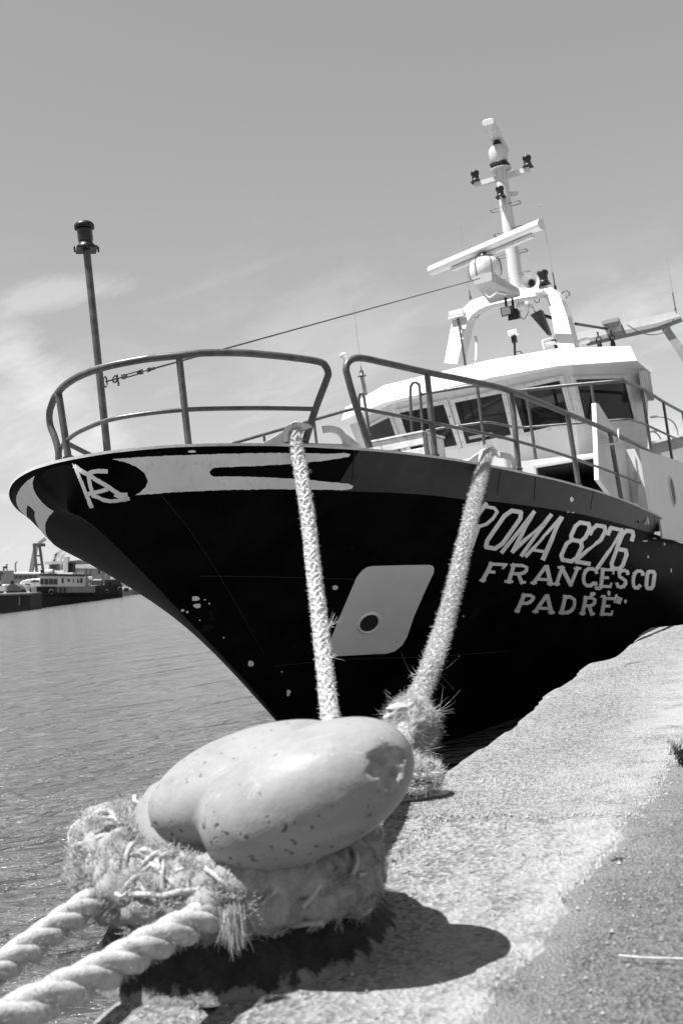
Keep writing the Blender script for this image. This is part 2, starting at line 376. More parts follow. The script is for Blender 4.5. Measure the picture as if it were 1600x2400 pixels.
# bulwark band above the knuckle
bw_r = []
for w in (1.0, .66, .33, 0.0):
    s = sg; zt = zsh(s); zk_ = zkn(s)
    bw_r.append((s + .0006 * (1 - w), hb_sheer(s) * w + hb_kn(s) * (1 - w), zt * w + zk_ * (1 - w)))
cut = sg <= 8.05
bw_r = [(s[cut], h[cut], z[cut]) for s, h, z in bw_r]
bv, bf, bn = ring_grid(bw_r)
def inner(s, d):                                            # plan curve moved inboard
    P = np.stack([hb_sheer(s), s], 1); T = np.gradient(P, axis=0); T /= np.linalg.norm(T, axis=1)[:, None] + 1e-9
    T[0] = (1, 0); Q = P + d * np.stack([-T[:, 1], T[:, 0]], 1); Q[0] = (0, d); Q[:, 0] = np.maximum(Q[:, 0], 0); return Q[:, 1], Q[:, 0]
sb = sg[cut]; si, hi_ = inner(sb, .05)
_sk = sb + .06; _hk = np.maximum(hb_kn(np.maximum(_sk - .06, .0)) - .06, 0.0)
iv, if_, inn = ring_grid([(si, hi_, zsh(sb) - .012), (_sk, _hk, zkn(sb) + .01)])
b = MB(); b.add(bv, bf, True); b.add(iv, [tuple(reversed(f)) for f in if_], True)
fm = []
for f in bf: fm.append(0 if (bv[f[0]][1] < 1.32 or bv[f[0]][0] < 0) else 1)
fm += [2] * len(if_)
bulwark = b.build('bulwark', None, boat, mats=[M['black'], M['band'], M['white']], fmat=fm)
# cap rail
so, ho = inner(sb, -.006); s2, h2 = inner(sb, .075); zc = zsh(sb)
cv, cf, cn = ring_grid([(so, ho, zc - .011), (so, ho, zc + .008), (s2, h2, zc + .008), (s2, h2, zc - .02)])
b = MB(); b.add(cv, [tuple(reversed(f)) for f in cf], False); fixn(b.build('cap_rail', M['white_rough'], boat))
# foredeck plating
sd_ = np.linspace(.08, 7.3, 40); hd = np.maximum(hb_kn(sd_ - .06) - .05, .005)
b = MB(); dk = zkn(sd_) + .015; dv = [(-h, s, z) for s, h, z in zip(sd_, hd, dk)] + [(h, s, z) for s, h, z in zip(sd_, hd, dk)]
b.add(dv, [(i, i + 40, i + 41, i + 1) for i in range(39)]); fixn(b.build('foredeck', M['deck'], boat))

# ---------------- painted marks on the plating, laid 3 mm proud of it
def bvh_of(V, F): return BVHTree.FromPolygons([Vector(q) for q in V], F)
_off = len(hv)
BVH = bvh_of(list(hv) + list(bv), list(hf) + [tuple(i + _off for i in f) for f in bf])
def on_hull(x, y, off=.004):
    o, d = lray(x, y); d.normalize(); h = BVH.ray_cast(o, d)
    if h[0] is None: return None
    n = h[1]; n = n if n.dot(d) < 0 else -n
    return h[0] + n * off, n
def union_mesh(polys, step):
    pts = []; faces = []
    for pl in polys:
        if sum(x0 * y1 - x1 * y0 for (x0, y0), (x1, y1) in zip(pl, pl[1:] + pl[:1])) < 0: pl = pl[::-1]
        k = len(pts); pts += [Vector((x, y)) for x, y in pl]; faces.append(list(range(k, k + len(pl))))
    xs = [q[0] for q in pts]; ys = [q[1] for q in pts]
    x = min(xs)
    while x < max(xs):
        y = min(ys)
        while y < max(ys): pts.append(Vector((x + .01, y + .013))); y += step
        x += step
    v, e, f, ov, oe, of = delaunay_2d_cdt(pts, [], faces, 0, 1e-4)
    return v, [t for t, o in zip(f, of) if len(o)]
def decal(b, polys, off=.004, step=9, thick=0.0, mirror=False, ragged=0.0):
    if ragged:                                              # brushed, slightly uneven paint edges
        out = []
        for pl in polys:
            q = []
            for (x0, y0), (x1, y1) in zip(pl, pl[1:] + pl[:1]):
                n = max(1, int(math.hypot(x1 - x0, y1 - y0) / 5))
                for j in range(n):
                    t = j / n; k = 0 if j == 0 else ragged; q.append((x0 + (x1 - x0) * t + random.uniform(-k, k), y0 + (y1 - y0) * t + random.uniform(-k, k)))
            out.append(q)
        polys = out
    v, f = union_mesh(polys, step); hits = [on_hull(q.x, q.y, off + thick) for q in v]
    f = [t for t in f if all(hits[i] for i in t)]
    f = [t for t in f if max((hits[t[i]][0] - hits[t[i - 1]][0]).length for i in range(len(t))) < .5]
    P = [h[0] if h else Vector() for h in hits]
    fs = []
    for t in f:
        nn = (P[t[1]] - P[t[0]]).cross(P[t[2]] - P[t[0]])
        fs.append(tuple(t) if nn.dot(hits[t[0]][1]) > 0 else tuple(reversed(t)))
    used = sorted({i for q in fs for i in q}); mp_ = {k: n for n, k in enumerate(used)}; fs = [tuple(mp_[i] for i in q) for q in fs]
    hits = [hits[k] for k in used]; P = [P[k] for k in used]
    vs = list(P); sides = []
    if thick:
        ed = {(q[i], q[(i + 1) % len(q)]) for q in fs for i in range(len(q))}; bot = {}
        def bt_(i):
            if i not in bot: bot[i] = len(vs); vs.append(P[i] - hits[i][1] * thick)
            return bot[i]
        for (i, j) in ed:
            if (j, i) not in ed: sides.append((bt_(i), bt_(j), j, i))
    b.add(vs, fs + sides, False)
    if mirror: b.add([Vector((-q.x, q.y, q.z)) for q in P], [tuple(reversed(t)) for t in fs], True)
fork = [[(264, 1076), (330, 1071), (400, 1067), (520, 1063), (640, 1061), (716, 1061), (762, 1063), (807, 1061), (821, 1064), (816, 1070), (762, 1079), (684, 1086.5), (600, 1091.5), (505, 1095), (497, 1098), (491, 1105), (493, 1112), (500, 1116), (600, 1117), (640, 1119), (700, 1122), (762, 1128), (815, 1133), (827, 1138), (824, 1145), (810, 1148), (716, 1147), (640, 1145.6), (520, 1148), (400, 1153.5), (317, 1160), (330, 1152), (341, 1142), (347, 1127), (339, 1108), (316, 1091.5), (293, 1082.5)]]
b = MB(); decal(b, fork, mirror=True, ragged=.7); b.build('painted_stripe', M['stripe'], hull)
def cq(pts): return [(x * .2551, 1020 + y * .2551) for x, y in pts]
def stroke(pts, w):
    out = []
    for (x0, y0), (x1, y1) in zip(pts, pts[1:]):
        L = math.hypot(x1 - x0, y1 - y0); nx, ny = -(y1 - y0) / L * w / 2, (x1 - x0) / L * w / 2; ex, ey = (x1 - x0) / L * w * .2, (y1 - y0) / L * w * .2
        out.append([(x0 + nx - ex, y0 + ny - ey), (x1 + nx + ex, y1 + ny + ey), (x1 - nx + ex, y1 - ny + ey), (x0 - nx - ex, y0 - ny - ey)])
    return out
em = [[(667, 255), (700, 290), (735, 350), (863, 662), (823, 668)]]
em += stroke([(690, 285), (760, 335), (820, 365), (870, 400), (960, 450), (1040, 505), (1110, 548), (1165, 545)], 40)
em += stroke([(805, 362), (850, 338), (910, 328), (985, 333)], 40) + stroke([(815, 375), (828, 440), (850, 540)], 35)
em += stroke([(800, 545), (850, 530), (920, 515), (985, 498)], 38) + stroke([(850, 552), (900, 568), (950, 592), (1010, 603), (1080, 598), (1185, 580)], 35) + stroke([(1060, 545), (1110, 565), (1150, 590)], 40)
b = MB(); decal(b, [cq(p) for p in em], ragged=.5, step=6); b.build('painted_emblem', M['stripe'], hull)
# anchor pocket panel with its hawse hole
pk = [(870, 1326), (940, 1324), (1004, 1323), (1012, 1325), (1016, 1331), (1015, 1342.5), (998, 1378), (969, 1444.5), (953, 1492), (942, 1511.5), (924, 1526), (905, 1531.6), (850, 1534), (793.5, 1537), (777.6, 1534), (770.5, 1524), (773, 1502), (790, 1457), (835, 1352), (848, 1336), (858, 1329)]
hc = (863.5, 1459.5)
hole = []
for k in range(22):
    a = 2 * math.pi * k / 22; ex, ey = 26.5 * math.cos(a), 20 * math.sin(a); c, s_ = math.cos(-.62), math.sin(-.62)
    hole.append((hc[0] + ex * c - ey * s_, hc[1] + ex * s_ + ey * c))
v, f = union_mesh([pk], 10)
b = MB(); pk_l = [pk]
def decal_hole(b, outer, hole, off):
    pts = [Vector(q) for q in outer + hole]; n, m = len(outer), len(hole)
    x = min(q[0] for q in outer)
    cx = sum(q[0] for q in hole) / m; cy = sum(q[1] for q in hole) / m
    while x < max(q[0] for q in outer):
        y = min(q[1] for q in outer)
        while y < max(q[1] for q in outer): pts.append(Vector((x + .01, y + .01))); y += 10
        x += 10
    v, e, f, ov, oe, of = delaunay_2d_cdt(pts, [], [list(range(n)), list(range(n, n + m))], 0, 1e-4)
    f = [t for t, o in zip(f, of) if 0 in o and 1 not in o]
    h = [on_hull(q.x, q.y, off) for q in v]; P = [k[0] if k else Vector() for k in h]
    fs = []
    for t in f:
        if not all(h[i] for i in t): continue
        nn = (P[t[1]] - P[t[0]]).cross(P[t[2]] - P[t[0]]); fs.append(tuple(t) if nn.dot(h[t[0]][1]) > 0 else tuple(reversed(t)))
    used = sorted({i for q in fs for i in q}); mp_ = {k: n for n, k in enumerate(used)}
    b.add([P[k] for k in used], [tuple(mp_[i] for i in q) for q in fs], True)
decal_hole(b, pk, hole, .004); pocket = b.build('anchor_pocket', M['pocket'], hull)
b = MB(); b.tube([on_hull(x, y, .006)[0] for x, y in hole], .012, 8, closed=True); b.build('hawse_ring', M['pocket'], hull)
b = MB(); decal(b, [[(hc[0] + (x - hc[0]) * .97, hc[1] + (y - hc[1]) * .97) for x, y in hole]], off=.002, step=8); b.build('hawse_hole', M['inside'], hull)
# worn-through paint patches
def blob(x, y, rx, ry, n=11):
    return [(x + rx * math.cos(6.283 * k / n) * random.uniform(.75, 1.2), y + ry * math.sin(6.283 * k / n) * random.uniform(.75, 1.2)) for k in range(n)]
b = MB()
for a in [(459, 1402.5, 11, 6), (462, 1419.5, 9, 5.5), (428, 1430, 4, 3), (439, 1434, 3, 3), (588, 1555, 8, 7), (676, 1621, 5, 6), (675, 1628, 4, 3), (785, 1377, 7, 5.5), (450, 1058, 10, 3.2), (1338, 1170, 4, 6), (1330, 1200, 3, 1.5), (1341, 1201, 3, 1.5), (480, 1405, 2.5, 1.5), (468, 1453, 2, 1.5), (490, 1414, 2, 2), (524, 1494, 2, 2), (660, 1574, 2.5, 1.5), (1085, 1444, 2, 2), (1464, 1409, 3.5, 5), (1517, 1305, 2, 3), (1532, 1262, 4, 1.6), (1548, 1256, 5, 2), (1555, 1275, 1.8, 4), (1571, 1337, 1.6, 5), (1510, 1268, 6, 1.3), (1400, 1378, 9, 6), (1387, 1392, 7, 6), (1394, 1368, 5, 5), (1412, 1398, 7, 5), (1425, 1390, 4, 7), (1443, 1400, 4, 8)]:
    b = MB(); decal(b, [blob(*a)], off=.0035, step=6)
    if b.f: b.build('bare_paint_patch', M['letter'], hull)

# ---------------- lettering: glyphs drawn as strokes in a unit cell, set along measured base and cap lines
def seg(x0, y0, x1, y1, w): return stroke([(x0, y0), (x1, y1)], w)
def glyph(ch, serif):
    t = .17; g = []
    def poly(p, w=t): g.append((p, w))
    def sf(x, y, w=.30):
        if serif: g.append([(x - w / 2, y - .055), (x + w / 2, y - .055), (x + w / 2, y + .055), (x - w / 2, y + .055)])
    lo, hi = (.055, .945) if serif else (.07, .93)
    l, r = .16, .84
    if ch == 'R' or ch == 'P':
        poly([(l + .04, 0), (l + .04, 1)]); poly([(l, hi), (.6, hi), (.80, .86), (.82, .70), (.74, .56), (.58, .49), (l, .49)], .13)
        if ch == 'R': poly([(.5, .5), (.80, 0)], .17); sf(.82, lo, .26)
        sf(l + .04, lo, .36); sf(l, hi, .22)
    elif ch == 'O': poly([(.3, .06), (.18, .2), (.16, .8), (.3, .94), (.7, .94), (.84, .8), (.84, .2), (.7, .06), (.3, .06)], .17)
    elif ch == 'M': poly([(.1, 0), (.1, 1)], .16); poly([(.1, .97), (.47, .05)], .16); poly([(.47, .05), (.9, .97)], .16); poly([(.9, 0), (.9, 1)], .16)
    elif ch == 'A':
        poly([(.08, 0), (.48, .98)], .14); poly([(.52, .98), (.90, 0)], .19); poly([(.22, .26 if serif else .17), (.80, .26 if serif else .17)], .12); sf(.1, lo, .28); sf(.88, lo, .32)
    elif ch == 'N': poly([(.16, 0), (.16, 1)], .15); poly([(.14, .96), (.84, .04)], .19); poly([(.84, 0), (.84, 1)], .14); sf(.16, lo); sf(.12, hi); sf(.84, hi)
    elif ch == 'C': poly([(.86, .74), (.80, .88), (.62, .95), (.38, .95), (.2, .82), (.14, .6), (.14, .38), (.22, .17), (.4, .05), (.64, .05), (.84, .2)], .15)
    elif ch in 'EF':
        poly([(.2, 0), (.2, 1)]); poly([(.1, hi), (.88, hi)], .12); poly([(.2, .52), (.62, .52)], .12); g.append([(.84, .72), (.94, .72), (.94, 1.0), (.84, 1.0)])
        if ch == 'E': poly([(.1, lo), (.86, lo)], .12); g.append([(.80, 0), (.92, 0), (.92, .27), (.82, .27)])
        else: sf(.2, lo, .42)
    elif ch == 'S': poly([(.82, .76), (.74, .9), (.54, .95), (.32, .92), (.2, .78), (.26, .62), (.5, .52), (.74, .42), (.82, .26), (.72, .1), (.48, .05), (.28, .09), (.16, .24)], .15)
    elif ch == 'D': poly([(.2, 0), (.2, 1)]); poly([(.08, hi), (.54, hi), (.78, .82), (.86, .6), (.86, .4), (.78, .18), (.54, lo), (.08, lo)], .14)
    elif ch == '8': poly([(.3, .53), (.2, .62), (.2, .84), (.32, .94), (.7, .94), (.82, .84), (.82, .64), (.7, .53), (.3, .53), (.16, .42), (.16, .15), (.3, .06), (.72, .06), (.86, .16), (.86, .42), (.7, .53)], .16)
    elif ch == '2': poly([(.18, .72), (.18, .84), (.3, .94), (.7, .94), (.84, .84), (.82, .64), (.2, .16), (.16, .07), (.86, .07)], .16)
    elif ch == '7': poly([(.16, .78), (.16, .94), (.86, .94), (.82, .76), (.36, 0)], .16)
    elif ch == '6': poly([(.84, .74), (.82, .86), (.7, .94), (.34, .94), (.2, .84), (.16, .6), (.16, .16), (.3, .06), (.7, .06), (.84, .16), (.84, .40), (.7, .5), (.18, .5)], .16)
    elif ch == "'": poly([(.5, 1.0), (.42, .74)], .24)
    return g
def set_glyph(b, ch, tl, tr, br, bl, serif, thick):
    def mp(u, v):
        x = (bl[0] * (1 - u) + br[0] * u) * (1 - v) + (tl[0] * (1 - u) + tr[0] * u) * v
        y = (bl[1] * (1 - u) + br[1] * u) * (1 - v) + (tl[1] * (1 - u) + tr[1] * u) * v
        return (x, y)
    S = 48 if serif else 60; polys = []
    for q in glyph(ch, serif):
        if isinstance(q, tuple): polys += stroke([mp(u, v) for u, v in q[0]], q[1] * S)
        else: polys.append([mp(u, v) for u, v in q])
    decal(b, polys, off=.0055, step=11, thick=thick)
K = .38265
def T(x): return (1000 + x * K)
def line(b, items, top, bot, serif, thick=0.0):
    def ly(L, x): (x0, y0), (x1, y1) = L; return y0 + (y1 - y0) * (x - x0) / (x1 - x0)
    for ch, a, c, d, e in items:
        xs = [T(a), T(c), T(e), T(d)]
        b = MB(); set_glyph(b, ch, (xs[0], ly(top, xs[0])), (xs[1], ly(top, xs[1])), (xs[2], ly(bot, xs[2])), (xs[3], ly(bot, xs[3])), serif, thick); b.build('raised_letter' if thick else 'painted_letter', M['letter'], hull)
def cp(x, y): return (1000 + x * K, 1130 + y * K)
b = MB()
line(b, [('R', 330, 484, 142, 300), ('O', 484, 626, 304, 448), ('M', 640, 770, 440, 590), ('A', 776, 866, 592, 720), ('8', 895, 1036, 780, 912), ('2', 1008, 1126, 880, 1002), ('7', 1112, 1210, 1000, 1110), ('6', 1188, 1290, 1095, 1196)],
     (cp(350, 126), cp(1283, 292)), (cp(150, 377), cp(1150, 545)), False)
b = MB()
line(b, [('F', 366, 497, 316, 400), ('R', 500, 638, 466, 604), ('A', 676, 775, 632, 766), ('N', 800, 940, 764, 892), ('C', 945, 1052, 932, 1028), ('E', 1050, 1148, 1040, 1128), ('S', 1155, 1244, 1138, 1216), ('C', 1252, 1330, 1240, 1304), ('O', 1332, 1400, 1322, 1384)],
     (cp(380, 490), cp(1395, 543)), (cp(318, 601), cp(1330, 655)), True, .010)
line(b, [('P', 570, 678, 528, 610), ('A', 682, 775, 644, 770), ('D', 822, 922, 796, 896), ('R', 948, 1044, 924, 1024), ('E', 1062, 1158, 1046, 1134), ("'", 1158, 1188, 1132, 1160)],
     (cp(580, 682), cp(1150, 706)), (cp(530, 790), cp(1130, 814)), True, .010)
# plating weld seams
b = MB()
for pl in ([(378, 1160), (440, 1235), (500, 1325), (550, 1410), (600, 1500), (625, 1545)], [(831, 1053), (822, 1149)], [(470, 1350), (640, 1352), (860, 1358)], [(640, 1562), (800, 1545), (1000, 1540), (1200, 1525)], [(1172, 1104), (1162, 1174)], [(1389, 1152), (1380, 1208)], [(1254, 1118), (1250, 1186)], [(1533, 1206), (1532, 1250)], [(306, 1056), (318, 1070)]):
    pp = []
    for (x0, y0), (x1, y1) in zip(pl, pl[1:]):
        n = max(2, int(math.hypot(x1 - x0, y1 - y0) / 12))
        for j in range(n):
            h = on_hull(x0 + (x1 - x0) * j / n, y0 + (y1 - y0) * j / n, .0)
            if h: pp.append(h[0])
    if len(pp) > 2: b = MB(); b.tube(pp, .0042, 5); b.build('weld_seam', M['seam'], hull)

# ---------------- rails on the bulwark
si7, hi7 = inner(np.concatenate([np.linspace(0, 1, 80) ** 2 * 1.6, np.linspace(1.62, 9, 200)]), .05)
def rp(x, y): return plan_hit(x, y, si7, hi7)
rail = empty('bow_rail'); rail.parent = boat
top1 = [(764, 893), (769, 876), (763, 859), (748, 848), (690, 838.5), (620, 831), (560, 827), (480, 827), (420, 833)]
pz = lambda q, z: hz(q[0], q[1], z)
r1 = [rp(715, 1036), rp(738, 962)] + [rp(*q) for q in top1]
zt1 = r1[-1].z
r1 += [pz(q, zt1 - .002 * i) for i, q in enumerate([(370, 838), (330, 843), (250, 859), (190, 880), (150, 905), (128, 932)])]
e0 = r1[-1]
b = MB()
b.tube(smoothpath(r1, 5), .026, 12)
dn = [e0, hs(117, 965, e0.y + .05), hs(118, 995, e0.y + .07), hs(129, 1025, e0.y + .06), hs(137, 1055, e0.y + .05), hs(138, 1078, e0.y + .05)]
b.tube(smoothpath(dn, 5), .026, 12); b.build('top_tube', M['galv'], rail)
b = MB(); m1 = [rp(738, 958.5), rp(640, 957), rp(560, 957), rp(440, 960)]; zm = m1[-1].z
m1 += [pz(q, zm) for q in ((330, 971), (250, 986), (190, 1010), (165, 1026), (148, 1042), (140, 1062))]
b.tube(smoothpath(m1, 5), .016, 10); b.build('middle_tube', M['galv'], rail)
def upright(par, p, q, r=.024, name='post'):
    b = MB(); b.tube([p, q], r, 12); b.lathe(q, q - p, [(r * 1.5, -.012), (r * 1.5, -.004), (r, .006)], 12); return b.build(name, M['galv'], par)
pA = rp(420, 836); upright(rail, pA, P3(pA.x, pA.y, zsh(pA.y) + .005))
pB = hz(138, 922, zt1 - .02); upright(rail, pB, hs(161, 1074, pB.y), .026)
b = MB(); b.tube([hs(150, 1035, e0.y + .1), hs(203, 1062, e0.y + .35), hs(212, 1066, e0.y + .38)], .02, 10); b.build('brace', M['galv'], rail)
rail2 = empty('bow_rail'); rail2.parent = boat
r2 = [rp(*q) for q in ((866, 1050), (850, 1000), (832, 945), (815, 885), (811, 862), (820, 845), (845, 839), (900, 850), (995, 871.5), (1110, 895), (1200, 918), (1330, 970), (1430, 1012), (1526, 1061))]
b = MB(); b.tube(smoothpath(r2, 6), .026, 12); b.build('top_tube', M['galv'], rail2)
b = MB(); b.tube(smoothpath([rp(*q) for q in ((846, 958), (920, 972), (998, 988), (1100, 1009), (1210, 1034), (1336, 1072), (1434, 1107), (1500, 1132))], 5), .0145, 10); b.build('middle_tube', M['galv'], rail2)
for q, w in (((1000, 872), (1019, 1069)), ((1198, 919), (1215, 1101)), ((1329, 971), (1355, 1139)), ((1428, 1015), (1455, 1172))):
    upright(rail2, rp(*q), rp(*w))
b = MB(); b.tube(smoothpath([rp(*q) + Vector((.035, -.02, 0)) for q in ((1441, 1008), (1441, 1025), (1437, 1038), (1428, 1042), (1414, 1044))], 5), .011, 8); b.build('hook', M['white'], rail2)

# ---------------- light pole on the stem
pole = empty('light_pole'); pole.parent = boat
pf = ht(253, 1058, 0); pt_ = ht(206, 588, 0); pt_ = P3(0, pf.y - .012, pt_.z)
b = MB(); b.tube([P3(0, pf.y, 1.5), pt_], .0265, 16); b.build('tube', M['galv'], pole)
b = MB(); b.box(pt_ + Vector((0, 0, .006)), .145, .145, .012, (Vector((.72, .69, 0)), Vector((-.69, .72, 0)), Vector((0, 0, 1))))
b.lathe(pt_ + Vector((0, 0, .012)), (0, 0, 1), [(.072, 0), (.072, .012), (.06, .03), (.05, .036), (.05, .05)], 20)
for k in range(4):
    a = math.pi / 4 + k * math.pi / 2; b.lathe(pt_ + Vector((.084 * math.cos(a), .084 * math.sin(a), -.012)), (0, 0, 1), [(.007, 0), (.007, .04)], 6)
lamp = b.build('navigation_lamp', M['dark'], pole)
b = MB(); b.lathe(pt_ + Vector((0, 0, .06)), (0, 0, 1), [(.048, 0)] + [(.056 if i % 2 else .049, .008 + i * .0065) for i in range(14)] + [(.048, .10)], 22); b.build('lens', M['glass_lamp'], lamp)
b = MB(); b.lathe(pt_ + Vector((0, 0, .16)), (0, 0, 1), [(.062, 0), (.072, .004), (.072, .03), (.06, .045), (.03, .052), (0, .054)], 22); b.lathe(pt_ + Vector((-.03, 0, .21)), (0, 0, 1), [(.012, 0), (.012, .012)], 8); b.build('cap', M['dark'], lamp)
# forestay with shackle and turnbuckle
sA = ht(243, 896, 0); sB = ht(1126, 652, 0); dS = (sB - sA).normalized()
stay = empty('forestay'); stay.parent = boat
def along(px):                                              # point of the stay seen at photo column px
    t = (px - 243) / (1126 - 243); lo_, hi2 = 0.0, 1.0
    for _ in range(40):
        m_ = (lo_ + hi2) / 2; w = BM @ (sA + (sB - sA) * m_) - CPOS
        x = 800 + FPX * w.dot(CRIGHT) / w.dot(FWD)
        if x < px: lo_ = m_
        else: hi2 = m_
    return sA + (sB - sA) * lo_
b = MB(); b.tube([along(358), along(1124)], .0075, 8); b.build('wire', M['wire'], stay)
def ringpts(c, a1, a2, r1, r2, n=16): return [c + a1 * r1 * math.cos(6.283 * k / n) + a2 * r2 * math.sin(6.283 * k / n) for k in range(n)]
upv = Vector((0, 0, 1)); sdv = Vector((1, 0, 0))
b = MB(); c0 = along(247)
b.tube(ringpts(c0, dS, upv, .022, .038), .006, 8, closed=True); c1 = along(263); b.tube([along(249), along(272)], .006, 8)
b.tube(ringpts(along(270), dS, upv, .03, .024), .0065, 8, closed=True); b.tube(ringpts(along(277), dS, sdv, .02, .022), .006, 8, closed=True)
b.tube([along(276) + upv * .03, along(277) - upv * .035], .006, 8); b.tube(ringpts(along(277) - upv * .045, dS, upv, .010, .010), .004, 6, closed=True)
b.build('shackle', M['wire'], stay)
b = MB(); a0, a1 = along(290), along(331)
for k in (-1, 1): b.tube([a0 + upv * k * .011, a1 + upv * k * .011], .0055, 8)
b.tube([along(279), along(298)], .005, 8); b.tube([along(322), along(342)], .005, 8)
for q in (a0, a1): b.box(q, .03, .02, .034)
b.build('turnbuckle', M['galv'], stay)
b = MB(); b.tube(ringpts(along(349), dS, upv, .03, .013), .005, 8, closed=True); b.tube(ringpts(along(343), dS, sdv, .016, .014), .005, 8, closed=True); b.tube([along(350), along(362)], .012, 8); b.build('thimble', M['wire'], stay)

# ---------------- rope chocks on the cap rail
def chock(left, right, gl, gr, base):
    c = empty('rope_chock'); c.parent = boat
    inb = Vector((-.06, .03, 0))
    for path in (left, right):
        b = MB(); pp = smoothpath([rp(*q) for q in path], 5); n = len(pp); b.tube(pp, .027, 12)
        b.build('horn', M['white_rough'], c)
    for g in (gl, gr): one('gusset', M['white_rough'], lambda b: b.slab([rp(*q) for q in g], inb * .35), c)
    one('base_plate', M['white_rough'], lambda b: b.slab([rp(*q) for q in base], inb * 1.4), c)
chock([(672, 1036), (669, 1020), (677, 1007), (692, 1001), (710, 1000.5), (727, 1002)], [(757, 1007), (775, 1006), (792, 1011), (804, 1023), (812, 1042)],
      [(612, 1041), (655, 1017), (668, 1012), (668, 1041)], [(812, 1017), (852, 1049), (822, 1046)], [(664, 1036), (820, 1041), (820, 1049), (664, 1045)])
chock([(1121, 1088), (1126, 1068), (1134, 1060), (1146, 1059.5), (1157, 1062)], [(1167, 1065), (1184, 1068), (1197, 1077), (1206, 1098)],
      [(1092, 1082), (1126, 1058), (1133, 1062), (1118, 1088)], [(1204, 1078), (1229, 1109), (1209, 1104)], [(1113, 1086), (1208, 1098), (1208, 1106), (1113, 1091)])
# ================================================================== deckhouse, wheelhouse, mast
SF = 7.17
dh = empty('deckhouse'); dh.parent = boat
zc_, zp = hs(1225, 1071, SF).z, 2.20
def crown(t): return zc_ - (zc_ - zp) * (abs(t) / 2.5) ** 1.3
doorL, doorR = hs(1256, 1098, SF).x, hs(1403, 1074, SF).x; dz0, dz1 = hs(1256, 1097, SF).z, hs(1400, 1073, SF).z
b = MB(); th = Vector((0, .05, 0)); tl = [-2.5, -1.6, -.8, 0, .6, doorL]
b.slab([P3(-2.5, SF, 1.29), P3(doorL, SF, 1.29)] + [P3(t, SF, crown(t)) for t in reversed(tl)], th)
b.slab([P3(doorL, SF, dz0), P3(doorR, SF, dz1), P3(doorR, SF, crown(doorR)), P3((doorL + doorR) / 2, SF, crown((doorL + doorR) / 2)), P3(doorL, SF, crown(doorL))], th)
b.slab([P3(doorR, SF, 1.29), P3(2.507, SF, 1.29), P3(2.507, SF, crown(2.5)), P3(doorR, SF, crown(doorR))], th)
fixn(b.build('front_wall', M['white_clean'], dh))
b = MB(); w_ = .03
b.box(P3(doorL - .015, SF - .012, (1.29 + dz0) / 2), .03, .03, dz0 - 1.29); b.slab([P3(doorL - .03, SF - .027, dz0), P3(doorR, SF - .027, dz1), P3(doorR, SF - .027, dz1 + .03), P3(doorL - .03, SF - .027, dz0 + .03)], (0, .03, 0))
fixn(b.build('door_frame', M['frame_white'], dh))
b = MB(); c = P3((doorL + doorR) / 2, SF + 1.3, 1.5)      # the dim space behind the opening
x0, x1, y0, y1, zb, zt = doorL - .9, 2.44, SF + .06, SF + 2.4, 1.29, 2.16
b.add([(x0, y1, zb), (x1, y1, zb), (x1, y1, zt), (x0, y1, zt)], [(0, 1, 2, 3)]); b.add([(x0, y0, zb), (x0, y1, zb), (x0, y1, zt), (x0, y0, zt)], [(0, 1, 2, 3)])
b.add([(x1, y0, zb), (x1, y1, zb), (x1, y1, zt), (x1, y0, zt)], [(0, 1, 2, 3)]); b.add([(x0, y0, zt), (x1, y0, zt), (x1, y1, zt), (x0, y1, zt)], [(0, 1, 2, 3)])
b.box(P3(1.5, SF + .9, 1.75), .25, .3, .3); b.box(P3(1.95, SF + 1.4, 1.9), .6, .1, .05); b.box(P3(1.2, SF + .5, 1.95), .06, .06, .5)
b.build('interior', M['cabin'], dh)
# side plating of the house, flush with the hull
b = MB(); b.slab([P3(2.53, 7.165, 2.2), P3(2.53, 7.17, 1.46), P3(2.53, 7.9, 1.42), P3(2.53, 7.9, 1.13), P3(2.53, 9.4, 1.11), P3(2.53, 14, 1.0), P3(2.53, 14, 2.42), P3(2.53, 10.85, 2.32), P3(2.53, 8.05, 2.22)], (-.022, 0, 0))
b.slab([P3(-2.53, 7.165, 2.2), P3(-2.53, 7.17, 1.2), P3(-2.53, 14, 1.0), P3(-2.53, 14, 2.42), P3(-2.53, 8.05, 2.22)], (-.022, 0, 0))
sidep = fixn(b.build('side_plating', M['white'], dh))
pc = ht(1577, 1151, 2.55); pr = (ht(1577, 1122, 2.555) - ht(1577, 1180, 2.555)).length / 2
b = MB(); b.tube([P3(2.532, pc.y + math.cos(a) * .20, pc.z + math.sin(a) * .20) for a in np.linspace(0, 6.2832, 33)[:-1]], .016, 8, closed=True)
ph = b.build('porthole', M['white'], dh)
one('porthole_glass', M['far_grey'], lambda b: b.lathe(P3(2.531, pc.y, pc.z), (1, 0, 0), [(.195, 0), (.195, .006), (.15, .008)], 32), ph)
for t_ in (0,):
    b = MB(); tl2 = [-2.5, -1.9, -1.2, -.6, 0, .6, 1.2, 1.9, 2.5]
    b.slab([P3(t, SF + .052, crown(t) - .003) for t in tl2] + [P3(t, SF + .052, crown(t) - .05) for t in reversed(tl2)], (0, 6.5, .12)); fixn(b.build('upper_deck', M['white'], dh))
# raised companionway between the rails
cq1 = ht(1184, 1058, 1.0); zcw = cq1.z; scw = cq1.y
one('companionway', M['white_clean'], lambda b: b.box(P3(-.02, (scw + SF) / 2 - .004, (zcw + .66) / 2), 2.04, SF - scw - .008, zcw - .66), dh, .03)
b = MB(); q = ht(1222, 1085, 1.02); b.tube([P3(1.05, scw + .45, .9), P3(1.05, scw + .45, zcw - .04), P3(1.05, scw + .40, zcw + .03)], .014, 8); b.build('vent_pipe', M['white'], dh)
